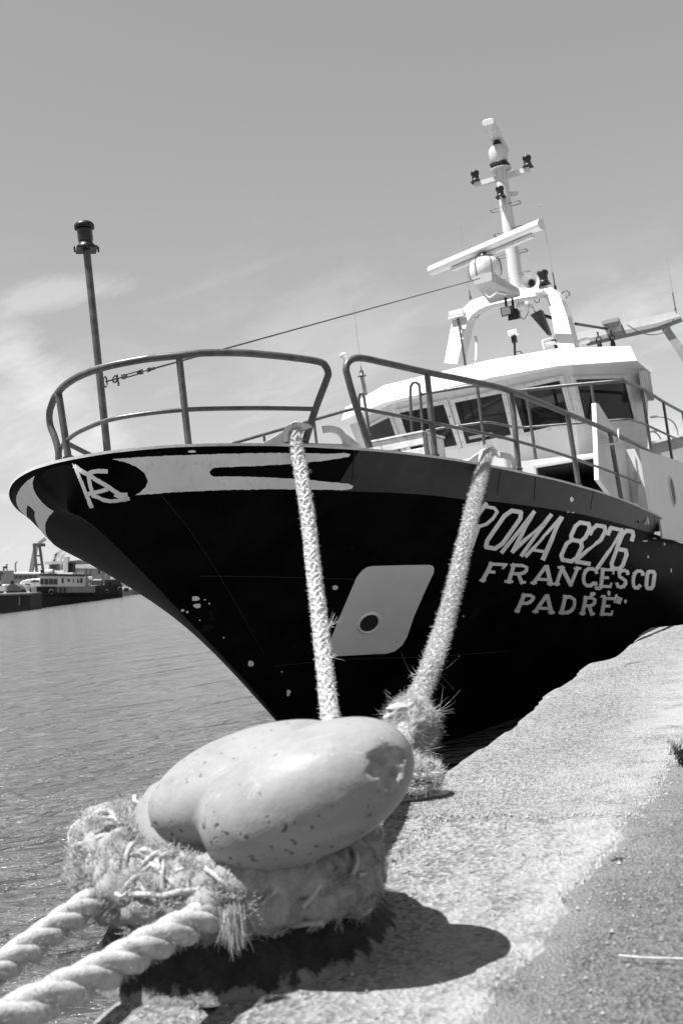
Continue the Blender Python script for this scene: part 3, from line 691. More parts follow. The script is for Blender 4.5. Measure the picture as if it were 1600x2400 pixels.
# upright wing plate beside the door, with its edge towards the bow
tw = hs(1463, 1050, SF - .01).x
wing = [ht(x, y, tw) for x, y in ((1395, 944), (1402, 946), (1464, 1048), (1466, 1180), (1436, 1168), (1402, 1123))]
wing[2].y = wing[3].y = SF - .004
one('wing_plate', M['white'], lambda b: b.slab(wing, (-.045, 0, 0)), dh)
wing2 = [P3(2.52, 6.2, 1.30), P3(2.52, SF - .003, 1.3), P3(2.52, SF - .003, 2.19), P3(2.49, SF - .14, 2.12), P3(2.49, 6.55, 1.5)]
one('side_gusset', M['white'], lambda b: b.slab([P3(tw + .02, SF - .004, 1.3), P3(2.47, SF - .35, 1.3), P3(2.47, SF - .004, 1.95), P3(tw + .1, SF - .004, 2.12)], (0, -.012, 0)), dh)

wh = empty('wheelhouse'); wh.parent = boat
zs_, zt_ = 2.75, 3.52
Dp = hz(1512, 1000, zs_); Cp = hz(1353, 996, zs_); Bp = P3(-.78, 8.06, zs_)
pl = [P3(-2.25, 12.6, zs_), P3(-2.25, 9.35, zs_), Bp, P3(Cp.x, 8.06, zs_), P3(2.32, Dp.y, zs_), P3(1.3, Dp.y + .55, zs_), P3(1.3, 12.6, zs_)]
rakes = [0, .20, .20, .20, 0, 0]
def facet(i):
    a, c = pl[i], pl[i + 1]; d = (c - a); d.z = 0; d.normalize(); n = Vector((d.y, -d.x, 0)); return a, d, n, rakes[i]
def corner(i, z):                      # plan corner i at height z with the raked facets
    if i == 0 or i == len(pl) - 1: q = pl[i].copy(); q.z = z; return q
    a1, d1, n1, k1 = facet(i - 1); a2, d2, n2, k2 = facet(i)
    p1 = a1 + n1 * k1 * (z - zs_); p2 = a2 + n2 * k2 * (z - zs_)
    det = d1.x * -d2.y + d2.x * d1.y; e = p2 - p1; k = (e.x * -d2.y + d2.x * e.y) / det
    q = p1 + d1 * k; q.z = z; return q
b = MB(); zb_ = 2.2
lo_r = [corner(i, zb_) for i in range(7)]; hi_r = [corner(i, zt_) for i in range(7)]
b.add(lo_r + hi_r, [(i, (i + 1) % 7, (i + 1) % 7 + 7, i + 7) for i in range(7)] + [tuple(range(7, 14))])
fixn(b.build('wall', M['white'], wh))
def onfacet(i, x, y, off=0.0):
    a, d, n, k = facet(i); nn = (n - Vector((0, 0, k))).normalized()
    u = Vector((0, 0, 1)) + n * k; nn = d.cross(u).normalized(); nn = nn if nn.dot(n) > 0 else -nn
    return hitp(x, y, nn, a.dot(nn)) + nn * off, nn
def window(i, px):
    w = empty('window'); w.parent = wh
    Q = [onfacet(i, *q) for q in px]; n = Q[0][1]; q = [k[0] for k in Q]
    one('pane', M['pane'], lambda b: b.slab([k + n * .006 for k in q], n * .006), w)
    c = sum(q, Vector()) / 4
    b = MB()
    ins = [k + (c - k).normalized() * .005 for k in q]; out = [k + (k - c).normalized() * .075 for k in q]
    for j in range(4):
        b.slab([ins[j], ins[(j + 1) % 4], out[(j + 1) % 4], out[j]], n * .03)
    fixn(b.build('frame', M['frame_white'], w))
    b = MB()
    i2 = [k + (c - k).normalized() * .03 for k in q]
    for j in range(4): b.slab([i2[j], i2[(j + 1) % 4], ins[(j + 1) % 4], ins[j]], n * .02)
    fixn(b.build('seal', M['seal'], w))
    b = MB()
    for j in range(4):
        for m in range(5):
            t = (m + .5) / 5; k = (ins[j] * .45 + out[j] * .55) * (1 - t) + (ins[(j + 1) % 4] * .45 + out[(j + 1) % 4] * .55) * t
            b.lathe(k + n * .03, n, [(.006, 0), (.005, .004), (0, .005)], 6)
    b.build('bolt', M['rustbolt'], w)['kind'] = 'stuff'
def pane_mat():
    m, nt, b = new_mat('dark_reflective_pane'); v = coords(nt)
    c = ramp(nt, noise(nt, coords(nt, (1.2, 1.2, .6)), 1.4, 3), [(.35, .006), (.7, .022)]); nt.links.new(c, b.inputs['Base Color'])
    b.inputs['Roughness'].default_value = .04; b.inputs['Specular IOR Level'].default_value = .35
    bump(nt, b, noise(nt, v, 1.2, 2), .05, .02); return m
M['pane'] = pane_mat(); M['rustbolt'] = mat('rusty_bolt', .10, .4, .8, 40, bmp=.2)
window(1, [(852, 1008), (916, 976), (946, 1062), (886, 1078)])
window(2, [(936.5, 967), (1041, 946.5), (1073, 1043.5), (966, 1062)])
window(2, [(1065, 943), (1176, 921), (1199, 1019), (1093, 1041)])
window(2, [(1199, 915.5), (1312, 890.6), (1339, 989), (1228, 1015)])
window(3, [(1344, 889), (1459, 886.5), (1483, 985.5), (1367, 991)])
one('washer_bar', M['far_mid'], lambda b: b.slab([onfacet(2, x, y, .014)[0] for x, y in ((1098, 1023), (1153, 1013), (1155, 1020), (1100, 1030))], (0, -.003, 0)), wh)
# visor and roof
zl, zu = 3.50, 3.90
low = [hz(x, y, zl) for x, y in ((800, 985), (901, 943), (1157, 883), (1308, 857), (1491, 845))]
upp = [hz(x, y, zu) for x, y in ((809, 955.5), (899.5, 903), (1150, 843), (1307, 816.6), (1475.5, 810.7))]
yE = hz(1522, 868, zu).y; low = [P3(low[0].x, yE, zl)] + low + [hz(1525, 874, zl)]; upp = [P3(upp[0].x, yE, zu)] + upp + [P3(upp[-1].x, yE, zu)]
b = MB(); n = len(low)
mid = [a * .86 + c * .14 for a, c in zip(low, upp)]
b.add(low + upp, [(i, i + 1, i + 1 + n, i + n) for i in range(n - 1)])
b.add(upp, [tuple(range(n))]); cen = P3(0, 10.5, zl)
inn_ = [P3(q.x * .965, q.y + (.05 if q.y < 12 else 0), zl - .0) for q in low]
b.add(low, [tuple(reversed(range(n)))])
fixn(b.build('roof_visor', M['white_clean'], wh))
b = MB(); k0 = [low[2] * .5 + low[3] * .5, upp[2] * .5 + upp[3] * .5]
seamx = [(1139, 887.5), (1128.5, 848)]
b = MB(); vn = (upp[3] - low[3]).cross(low[2] - low[3]).normalized(); vn = vn if vn.y < 0 else -vn
b.tube([hz(1148, 884.5, zl) + vn * .002, hz(1139, 846, zu) + vn * .002], .007, 6); b.build('weld_seam', M['white'], wh)
wp = [ht(x, y, low[-1].x - .06) for x, y in ((1501, 872), (1522, 874), (1532, 938), (1510, 940))]
one('side_wing', M['gantry'], lambda b: b.slab(wp, (-.03, 0, 0)), wh)
one('side_wing_rib', M['white'], lambda b: b.beam(wp[0], wp[3], .05, .05), wh)

# rails of the upper deck
ur = empty('deck_rail'); ur.parent = boat
sr = SF + .06
ts = 2.45
top = [hs(1203, 917, sr), hs(1330, 903, sr), hs(1448, 890.5, sr)]
cnr = hs(1472, 889, sr); side = [ht(1506, 912, ts), ht(1555, 943, ts), ht(1598, 966, ts), ht(1650, 996, ts)]
jA, jB = hs(984, 925, scw + .05), hs(1117, 902, scw + .05)
b = MB(); b.tube(fillet([jA, jB, top[0], top[1], P3(ts, sr, cnr.z), side[0], side[1], side[2], side[3]], .14, 6), .022, 10); b.build('top_tube', M['galv'], ur)
mA, mB = hs(1018, 1006, scw + .05), hs(1145, 988, scw + .05); mC = hs(1212, 1003, sr); mD = hs(1478, 981, sr); ms1, ms2 = ht(1507, 993, ts), ht(1600, 1036, ts)
b = MB(); b.tube(fillet([P3(jA.x, jA.y, mA.z), mA, mB, mC, P3(ts, sr, mD.z), ms1, ms2, ms2 + (ms2 - ms1) * .3], .12, 6), .0155, 10); b.build('middle_tube', M['galv'], ur)
for (x, y) in ((1232, 914), (1384, 897)):
    q = hs(x, y, sr); upright(ur, q, P3(q.x, q.y, crown(q.x)), .02)
q = jB; upright(ur, q, P3(q.x - .01, q.y + .0, zcw), .02)
for (x, y) in ((1503, 911), (1553, 942), (1598, 966)):
    q = ht(x, y, ts); upright(ur, q, P3(q.x, q.y, 2.24 + (q.y - 8) * .03), .02)
for px in ([(968, 1040), (964, 990), (961, 920), (964, 902), (971, 896), (978, 899), (983, 912), (990, 1010), (991, 1030)], [(850, 1010), (845, 980), (841, 940), (842, 927), (846, 922), (851, 926), (854, 940), (861, 985), (866, 1020)]):
    b = MB(); b.tube(smoothpath([hs(x, y, scw + .03) for x, y in px], 5), .019, 10); b.build('ladder_handrail', M['galv'], ur)
sr3 = [hz(546, 1039, 3.1), hz(670, 1003, 3.1), hz(800, 965, 3.1), hz(841, 955, 3.1)]
b = MB(); b.tube(sr3, .022, 10); b.build('top_tube', M['galv'], ur)
for x, y in ((618, 1018), (735, 984)):
    q = hz(x, y, 3.1); upright(ur, q, P3(q.x, q.y, 2.2), .018)

# arch, mast and everything on it
mg = empty('mast_gantry'); mg.parent = boat
AN = Vector((0, 1, -.75)).normalized(); AC = AN.dot(P3(0, 11.0, 4.3))
def ha(x, y): return hitp(x, y, AN, AC)
arch = [(1041, 850), (1059, 754), (1066, 742), (1076, 731), (1102, 706), (1130, 695), (1180, 684), (1225, 674), (1265, 669), (1282, 671), (1293, 675), (1306, 687), (1313, 700), (1318, 716), (1327, 740), (1346, 818)]
inner_a = [(1306, 818), (1299, 780), (1291, 735), (1288, 722), (1284, 708), (1278, 698), (1266, 692), (1245, 694), (1215, 699), (1170, 709), (1140, 716), (1122, 724), (1104, 738), (1094, 752), (1087, 780), (1070, 852)]
b = MB(); pts = [ha(*q) for q in arch + inner_a]
n = len(arch)
for i in range(n - 1):
    o_, o2 = pts[i], pts[i + 1]; i1, i2 = pts[2 * n - 1 - i], pts[2 * n - 2 - i]; dd = Vector((0, .36, .27)) * 1.0
    vs = [o_, o2, i2, i1] + [q + Vector((0, .42, .05)) for q in (o_, o2, i2, i1)]
    b.add(vs, [(0, 1, 2, 3), (7, 6, 5, 4), (0, 4, 5, 1), (2, 6, 7, 3)] + ([(0, 3, 7, 4)] if i == 0 else []) + ([(1, 5, 6, 2)] if i == n - 2 else []))
bm = bmesh.new(); o = b.build('arch', M['white_clean'], mg); bm.from_mesh(o.data); bmesh.ops.remove_doubles(bm, verts=bm.verts, dist=.0005); bmesh.ops.recalc_face_normals(bm, faces=bm.faces); bm.to_mesh(o.data); bm.free()
SM = 12.42
def hm(x, y): return hs(x, y, SM)
m0, m1_ = hm(1213, 700), hm(1174, 398)
mast = empty('mast'); mast.parent = mg
b = MB(); zb0 = m0.z - .05; H = m1_.z - zb0; b.lathe(P3(0, SM, zb0), (0, 0, 1), [(.125, 0), (.118, H * .45), (.105, H * .8), (.098, H)], 28); b.build('pole', M['white'], mast)
topz = m1_.z
b = MB(); b.lathe(P3(0, SM, topz), (0, 0, 1), [(.19, 0), (.19, .012)], 28); b.build('top_plate', M['white'], mast)
q = hm(1197, 448); one('mid_plate', M['white'], lambda b: b.lathe(P3(.10, SM + .16, q.z), (0, 0, 1), [(.12, 0), (.12, .012)], 20), mast)
cl, cr = hm(1112, 434), hm(1240, 397); zc2 = (cl.z + cr.z) / 2
cl = hz(1112, 434, zc2); cr = hz(1240, 397, zc2)
b = MB(); dcr = (cr - cl).normalized(); b.beam(cl, cr, .07, .085); b.build('cross_arm', M['white'], mast)
def navlamp(base, par, r=.068, h=.20):
    L = empty('signal_lamp'); L.parent = par
    b = MB(); b.box(base + Vector((0, 0, .006)), r * 2.5, r * 2.3, .012); b.lathe(base + Vector((0, 0, .012)), (0, 0, 1), [(r * 1.15, 0), (r * 1.15, h * .12), (r * 1.0, h * .2)], 18); b.build('base', M['dark'], L)
    b = MB(); b.lathe(base + Vector((0, 0, .012 + h * .2)), (0, 0, 1), [(r * .92, 0), (r * .98, h * .15), (r * .92, h * .3), (r * .98, h * .45)], 18); b.build('lens', M['glass_lamp'], L)
    b = MB(); b.lathe(base + Vector((0, 0, .012 + h * .65)), (0, 0, 1), [(r * 1.05, 0), (r * 1.15, h * .05), (r * 1.15, h * .25), (r * .9, h * .33), (0, h * .36)], 18); b.build('cap', M['dark'], L)
    return L
navlamp(cl + Vector((.03, 0, .045)), mast); navlamp(cr + Vector((-.02, 0, .045)), mast)
q = hs(1173, 463, SM - .2); navlamp(q, mast, .066, .19)
one('lamp_bracket', M['white'], lambda b: b.slab([q + Vector((0, -.07, -.004)), P3(q.x, SM - .1, q.z - .004), P3(q.x, SM - .1, q.z - .3)], (.02, 0, 0)), mast)
for L, Rr in (((1178, 489), (1190, 482)), ((1184, 547), (1196, 540)), ((1187, 600), (1204, 594)), ((1196, 655), (1212, 645))):
    for (x, y), sg_ in ((L, -1), (Rr, 1)):
        z = hm(x, y).z; b = MB(); y0 = SM - .03
        b.tube(fillet([P3(sg_ * .08, y0 - .07, z), P3(sg_ * .27, y0 - .07, z), P3(sg_ * .27, y0 + .09, z), P3(sg_ * .08, y0 + .09, z)], .03, 3), .0075, 6); b.build('step', M['galv'], mast)
# top radar, scanner bar seen nearly end on
rad = empty('radar'); rad.parent = mg
b = MB(); zb1 = topz + .02; b.box(P3(0, SM, zb1 + .07), .30, .26, .05); b.box(P3(-.02, SM, zb1 + .03), .05, .05, .07); b.box(P3(.12, SM - .08, zb1 + .03), .02, .02, .08); b.box(P3(-.12, SM - .08, zb1 + .03), .02, .02, .08); b.build('mount', M['dark'], rad)
b = MB(); b.lathe(P3(0, SM, zb1 + .095), (0, 0, 1), [(.13, 0), (.15, .04), (.165, .12), (.175, .20), (.165, .27), (.12, .32), (.06, .345), (.05, .36)], 24, sx=1.0); b.build('housing', M['white'], rad)
one('gear', M['dark'], lambda b: b.lathe(P3(0, SM, zb1 + .45), (0, 0, 1), [(.08, 0), (.075, .04), (.045, .06), (.045, .11)], 16), rad)
zr = zb1 + .59; q1 = hz(1143, 286, zr); c1 = P3(0, SM, zr); dr = (q1 - c1); dr.z = 0; LL = dr.length; dr.normalize()
sidev = Vector((dr.y, -dr.x, 0))
def scanner(b, c, d, L, w, h):
    s_ = Vector((d.y, -d.x, 0)); up = Vector((0, 0, 1))
    prof = [(-w / 2, -h * .35), (-w * .36, -h / 2), (w * .36, -h / 2), (w / 2, -h * .35), (w / 2, h * .3), (w * .3, h / 2), (-w * .3, h / 2), (-w / 2, h * .3)]
    k = len(prof); vs = [c + d * (L / 2 * sgn) + s_ * x + up * y for sgn in (-1, 1) for x, y in prof]
    b.add(vs, [(i, (i + 1) % k, (i + 1) % k + k, i + k) for i in range(k)] + [tuple(reversed(range(k))), tuple(range(k, 2 * k))])
b = MB(); scanner(b, c1, dr, 2 * LL, .20, .12); fixn(b.build('scanner_bar', M['white'], rad, .01))
# main radar on its tray
SR = 11.25
tray = empty('radar_tray'); tray.parent = mg
tz = hs(1150, 700, 11.9).z
tb = [hz(x, y, hs(1115, 672, 10.75).z) for x, y in ((1113, 671), (1153, 660), (1220, 695), (1146, 713))]
tu = [q + Vector((0, 0, .14)) for q in tb]; tu[0] += Vector((-.02, -.06, 0)); tu[1] += Vector((.03, -.06, 0))
b = MB(); b.add(tb + tu, [(3, 2, 1, 0), (4, 5, 6, 7), (0, 1, 5, 4), (1, 2, 6, 5), (2, 3, 7, 6), (3, 0, 4, 7)]); fixn(b.build('tray', M['gantry'], tray, .02))
b = MB(); b.slab([tu[0] + (tu[1] - tu[0]) * .02 + Vector((0, -.012, .0)), tu[1] + Vector((0, -.012, 0)), tb[1] + Vector((0, -.012, .02)), tb[0] + Vector((0, -.012, .02))], (0, -.012, 0)); fixn(b.build('tray_lip', M['white_clean'], tray))
b = MB(); b.tube(smoothpath([hs(x, y, 10.72) for x, y in ((1131, 658), (1133, 675), (1138, 690), (1146, 697), (1158, 690), (1166, 682))], 5), .014, 8); b.build('cable', M['white'], tray)
b = MB(); b.tube([tb[0] * .35 + tb[2] * .65 + Vector((0, 0, -.02)), tb[0] * .55 + tb[2] * .45 + Vector((0, 0, -.02))], .02, 8); b.build('conduit', M['white'], tray)
r2_ = empty('radar'); r2_.parent = mg
tc = sum(tu, Vector()) / 4; base = P3(hs(1138, 648, 11.0).x, 11.0, tu[0].z + .005)
b = MB(); hh = (hs(1138, 600, 11.0).z - base.z) * .9; b.lathe(base, (0, 0, 1), [(.22, 0), (.25, hh * .10), (.265, hh * .35), (.265, hh * .68), (.24, hh * .86), (.18, hh * .97), (.1, hh)], 10, smooth=True); b.build('housing', M['white'], r2_)
b = MB()
for k in range(6):
    a = k * math.pi / 3 + .2; b.tube(smoothpath([base + Vector((math.cos(a) * r, math.sin(a) * r, h)) for r, h in ((.225, .01), (.262, hh * .2), (.272, hh * .5), (.255, hh * .82), (.17, hh * .98))], 4), .008, 6)
b.build('strap', M['far_grey'], r2_)
zb2 = base.z + hh + .02; one('gear', M['dark'], lambda b: b.lathe(P3(base.x, base.y, zb2 - .02), (0, 0, 1), [(.16, 0), (.14, .03), (.06, .05), (.06, .1)], 14), r2_)
eL, eR = hz(1010, 637, zb2 + .15), hz(1268, 527, zb2 + .15); d2 = (eR - eL); LB = d2.length; d2.normalize(); cB = (eL + eR) / 2
b = MB(); k = 16; sv = Vector((d2.y, -d2.x, 0))
prof = [(math.cos(6.283 * i / k) * .10, math.sin(6.283 * i / k) * .10 * (1 if math.sin(6.283 * i / k) > 0 else .75)) for i in range(k)]
vs = [cB + d2 * (LB / 2 * sgn) + sv * x + Vector((0, 0, y)) for sgn in (-1, 1) for x, y in prof]
b.add(vs, [(i, (i + 1) % k, (i + 1) % k + k, i + k) for i in range(k)], True); b.add(vs[:k], [tuple(reversed(range(k)))]); b.add(vs[k:], [tuple(range(k))]); fixn(b.build('scanner_bar', M['white_clean'], r2_))
b = MB(); b.beam(cB - d2 * LB * .30 - Vector((0, 0, .115)), cB + d2 * LB * .42 - Vector((0, 0, .115)), .09, .05); b.build('scanner_spine', M['white'], r2_)
# horn, lamps and lights on the arch
hq = hs(1241, 662, 11.75); hd_ = Vector((-.10, -1, -.12)).normalized()
b = MB(); b.lathe(hq - hd_ * .34, hd_, [(.03, 0), (.03, .1), (.05, .2), (.085, .27), (.13, .315), (.172, .34), (.176, .345)], 26, cap=False); b.lathe(hq - hd_ * .30, hd_, [(.022, 0), (.045, .18), (.08, .25), (.125, .29), (.174, .304)], 26, cap=False)
horn = b.build('horn', M['white'], mg); one('horn_throat', M['dark'], lambda b: b.lathe(hq - hd_ * .075, hd_, [(.05, 0), (.052, .01)], 14), horn)
b = MB(); b.box(hs(1266, 687, 11.9), .16, .3, .05); b.build('horn_bracket', M['white'], horn)
navlamp(hs(1274, 667, 12.2), mg, .085, .24)
def flood(px, s, m, nm):
    f = empty(nm); f.parent = mg; q = [hs(x, y, s) for x, y in px]; one('case', M['dark'], lambda b: b.slab(q, (0, .12, .03)), f)
    c = sum(q, Vector()) / 4; one('glass', m, lambda b: b.slab([c + (k - c) * .82 + Vector((0, -.012, 0)) for k in q], (0, .008, 0)), f)
    one('yoke', M['dark'], lambda b: b.beam(c + Vector((0, .06, .1)), c + Vector((0, .08, .30)), .04, .02, (0, 1, 0)), f)
flood(((1171, 722), (1196, 716), (1199, 736), (1175, 743)), 11.7, M['far_mid'], 'floodlight'); flood(((1189, 727), (1214, 721), (1215, 747), (1190, 752)), 11.9, M['far_dark'], 'floodlight')
b = MB(); q = hs(1225, 716, 11.95); b.lathe(q + Vector((-.10, 0, 0)), (1, 0, -.15), [(.07, 0), (.085, .03), (.085, .17), (.06, .2)], 16); b.build('loudspeaker', M['white'], mg)
b = MB()
for px in ([(1214, 728), (1218, 740), (1226, 748), (1236, 735), (1238, 728)], [(1250, 702), (1255, 709), (1262, 707), (1264, 699)], [(1112, 742), (1118, 745), (1121, 737)]):
    b = MB(); b.tube(smoothpath([hs(x, y, 11.85) for x, y in px], 4), .007, 6); b.build('cable', M['wire'], mg)
def dayshape(top, bot, s):
    f = empty('day_signal'); f.parent = mg
    t0, t1 = [hs(*q, s) for q in top]; b0, b1 = [hs(*q, s) for q in bot]
    one('cone', M['dark'], lambda b: b.slab([t0, t1, b1, b0], (0, .16, 0)), f); one('cone_half', M['dark'], lambda b: b.slab([(t0 + t1) / 2 + Vector((0, -.1, 0)), (t0 + t1) / 2 + Vector((0, .26, 0)), (b0 + b1) / 2 + Vector((0, .1, 0)), (b0 + b1) / 2 + Vector((0, .05, 0))], (.012, 0, .004)), f)
    return t0, b0
dayshape(((1241, 738), (1267, 725)), ((1281, 784), (1287, 781)), 11.6); dayshape(((1289, 795), (1300, 791)), ((1299, 816), (1305, 815)), 11.4)
b = MB(); b.tube([hs(1286, 783, 11.6), hs(1292, 793, 11.4)], .006, 6); b.tube(smoothpath([hs(x, y, 11.6) for x, y in ((1252, 729), (1246, 716), (1243, 712), (1240, 716), (1247, 722))], 3), .006, 6); b.build('halyard', M['wire'], mg)
b = MB(); b.tube([hs(1272, 739, 12.6), hs(1292, 745, 12.6)], .03, 8); b.tube([hs(1348, 759, 13), hs(1424, 771, 17)], .028, 8); b.build('cargo_stay', M['dark'], mg)
# small gear on the roof and arch
def part(nm, m, fn, par=None, bev=0): return one(nm, m, fn, par or mg, bev)
q = hs(1202, 780, 9.2); f = empty('roof_camera'); f.parent = wh
part('head', M['white_clean'], lambda b: b.box(q, .14, .12, .07), f, .01)
b = MB(); b.tube([q + Vector((.01, 0, -.04)), hs(1206, 836, 9.2)], .018, 8); b.box(q + Vector((0, 0, -.10)), .07, .06, .1); b.tube(smoothpath([hs(x, y, 9.2) for x, y in ((1208, 826), (1216, 823), (1222, 828), (1224, 834))], 4), .008, 6); b.build('stalk', M['dark'], f)
f = empty('searchlight'); f.parent = mg; q = ha(1074, 742)
part('case', M['white_clean'], lambda b: (b.box(ha(1074, 737) + Vector((0, -.05, 0)), .26, .22, .09), b.box(ha(1075, 747) + Vector((0, -.05, 0)), .29, .25, .03)), f, .01)
b = MB(); b.tube([ha(1075, 750) + Vector((0, -.05, 0)), hs(1090, 856, 9.9)], .02, 8); b.build('stalk', M['dark'], f)
b = MB(); b.tube(smoothpath([ha(x, y) + Vector((.02, .1, 0)) for x, y in ((1104, 790), (1108, 792), (1108, 840), (1102, 846))], 4), .022, 8); b.build('hand_grip', M['white'], mg)
b = MB(); b.tube(fillet([hs(1311, 692, 12.4), hs(1324, 680, 12.4), hs(1336, 688, 12.4), hs(1324, 700, 12.4)], .03, 3), .009, 6); b.build('hand_grip', M['galv'], mg)
def whip(a, c, s, base=.25):
    f = empty('whip_antenna'); f.parent = mg; p, q = hs(*a, s), hs(*c, s)
    b = MB(); b.tube([q, q + (p - q) * base], .011, 8); b.lathe(q, (p - q), [(.022, 0), (.022, .06), (.012, .08)], 8); b.build('base', M['galv'], f)
    b = MB(); b.tube([q + (p - q) * base, p], [.006, .003], 6); b.lathe(p, (p - q), [(.008, 0), (.011, .01), (.0, .03)], 8); b.build('rod', M['gantry'], f)
whip((1077, 534), (1102, 702), 11.8, .12); whip((1266, 483), (1301, 678), 12.3, .2); whip((828, 716), (848, 880), 9.4, .12); whip((1562, 607), (1582, 728), 16.8, .35)
b = MB(); b.tube([hs(848, 882, 9.4), hs(857, 927, 9.6)], .03, 10); b.lathe(hs(848, 882, 9.4), (0, 0, 1), [(.07, 0), (.07, .012), (.03, .02), (.035, .09)], 14); b.build('antenna_mount', M['galv'], mg)
b = MB(); q = hs(806, 840, 10); b.tube([q, hs(816, 912, 10)], .014, 8); b.lathe(q, (0, 0, 1), [(.03, 0), (.065, .03), (.07, .06), (.04, .09), (0, .1)], 14); b.build('satellite_antenna', M['white'], mg)
b = MB(); q = hs(1367, 800, 11.3); b.lathe(q, (1, 0, .1), [(.04, -.09), (.05, -.04), (.05, .07), (.04, .1)], 12); b.tube([q, hs(1367, 816, 11.3)], .02, 8); b.build('deck_lamp', M['white'], mg)
b = MB(); q = hs(1270, 800, 11.0); b.tube(fillet([hs(1275, 818, 11.0), hs(1270, 799, 11.0), hs(1303, 791, 11.3)], .03, 3), .02, 8); b.box(hs(1288, 806, 11.1), .2, .2, .02); b.build('gps_bracket', M['white'], mg)
# stern gantry behind the wheelhouse
sgn = empty('stern_gantry'); sgn.parent = boat
gp = [hs(x, y, 16.8) for x, y in ((1340, 782), (1450, 757), (1583, 729), (1592, 741), (1537, 757), (1367, 795), (1340, 801))]
one('beam', M['white'], lambda b: b.slab(gp, (0, .3, 0)), sgn)
one('beam_flange', M['gantry'], lambda b: b.slab([gp[3] + Vector((0, -.03, -.01)), gp[4] + Vector((0, -.03, -.01)), gp[5] + Vector((0, -.03, -.01)), gp[5] + Vector((0, -.03, -.09)), gp[4] + Vector((0, -.03, -.09)), gp[3] + Vector((0, -.03, -.05))], (0, .36, 0)), sgn)
lg = [hs(x, y, 16.86) for x, y in ((1539, 757), (1557, 752), (1640, 872), (1614, 872))]
one('leg', M['gantry'], lambda b: b.slab(lg, (0, .22, 0)), sgn)
one('leg', M['gantry'], lambda b: b.slab([P3(-1.6 + (q.x - lg[0].x) * -1, q.y, q.z - .3) for q in lg], (0, .22, 0)), sgn)
one('lamp', M['gantry'], lambda b: (b.box(hs(1431, 755, 16.8), .35, .25, .08), b.box(hs(1436, 761, 16.8), .2, .2, .1)), sgn)
for px in ((1402, 796), (1433, 792)):
    x, y = px; f = empty('hanging_shackle'); f.parent = sgn
    b = MB(); c = hs(x, y, 16.7); b.tube(ringpts(c, Vector((1, 0, 0)), upv, .05, .06), .016, 6, closed=True); b.tube([c + upv * .05, hs(x - 3, y - 18, 16.7)], .02, 6); b.build('ring', M['dark'], f)
    b = MB(); b.lathe(c - upv * .05, (0, 0, -1), [(.03, 0), (.05, .06), (.06, .16), (.05, .2)], 10); b.tube([c - Vector((.07, 0, .02)), c + Vector((.07, 0, -.02))], .014, 6); b.build('swivel', M['dark'], f)
b = MB(); b.tube(smoothpath([hs(x, y, 16.6) for x, y in ((1470, 762), (1495, 777), (1520, 784), (1545, 782), (1565, 772), (1577, 748))], 5), .011, 6); b.build('cable', M['wire'], sgn); b = MB(); b.tube(smoothpath([hs(x, y, 16.6) for x, y in ((1455, 762), (1459, 772), (1463, 783))], 3), .02, 6); b.build('cable', M['wire'], sgn)
# winch housing aft
wpx = [(1527, 1038), (1640, 1010), (1640, 1090), (1527, 1066)]
aft = empty('aft_bulwark'); aft.parent = boat
one('panel', M['gantry'], lambda b: b.slab([hs(x, y, 14.2) for x, y in wpx], (0, .06, 0)), aft)
one('coaming', M['white'], lambda b: b.slab([hs(x, y, 14.15) for x, y in ((1525, 1035), (1640, 1007), (1640, 1012), (1525, 1041))], (0, .2, 0)), aft)

# wooden crate standing on the foredeck
crate = empty('wooden_crate'); SC = 4.55
cA, cB2 = hs(870, 1036, SC), hs(991, 1017, SC); zt2 = (cA.z + cB2.z) / 2
ZD = float(zkn(SC)) + .015
crate.matrix_world = BM @ Matrix.Translation(P3((cA.x + cB2.x) / 2, SC, ZD))
wC = cB2.x - cA.x; hC = zt2 - ZD
tag(crate, 'flaking white wooden plank crate on the foredeck behind the port bow rail', 'crate')
crate['label'] = 'flaking white wooden plank crate on the foredeck, in front of the wheelhouse'
b = MB(); b.box(P3(0, 0, hC - .06), wC, .03, .115); b.build('plank', M['wood'], crate, .004)
b = MB(); b.box(P3(0, 0, hC - .2), wC, .03, .10); b.build('plank', M['wood'], crate, .004)
b = MB(); b.box(P3(0, 0, hC - .33), wC, .03, .11); b.build('plank', M['wood'], crate, .004)
b = MB(); b.box(P3(0, .3, hC + .012), wC + .02, .66, .022); b.build('lid', M['wood'], crate, .004)
for x in (-1, 1):
    b = MB(); b.box(P3(x * (wC / 2 + .018), .0, hC / 2), .034, .05, hC); b.build('corner_post', M['galv'] if x > 0 else M['wood'], crate)
    b = MB(); b.box(P3(x * (wC / 2 - .02), .32, hC / 2), .03, .58, hC - .02); b.build('end_board', M['wood'], crate)
# ================================================================== quay
E0 = Vector((.324, 4.835, 0)); QA = R(25.85); QD = Vector((math.sin(QA), math.cos(QA), 0)); QN = Vector((math.cos(QA), -math.sin(QA), 0))
def W(a, c, z=0.0): return E0 + QD * a + QN * c + Vector((0, 0, z))
def ac(p): q = p - E0; return q.dot(QD), q.dot(QN)
edge_px = [(1044, 1804), (1085, 1775), (1125, 1750), (1150, 1728), (1200, 1703), (1245, 1660), (1270, 1630), (1300, 1612), (1335, 1590), (1368, 1558), (1420, 1545), (1455, 1528), (1478, 1505), (1500, 1484), (1513, 1474)]
ed = sorted([ac(gz(*q)) for q in edge_px]); ea = [-60, -4.0, -2.6, -2.2, -1.0] + [a for a, _ in ed] + [ed[-1][0] + .12, ed[-1][0] + .3, 400]; ec = [0, 0.0, .02, -.01, .0] + [c for _, c in ed] + [.32, .42, .42]
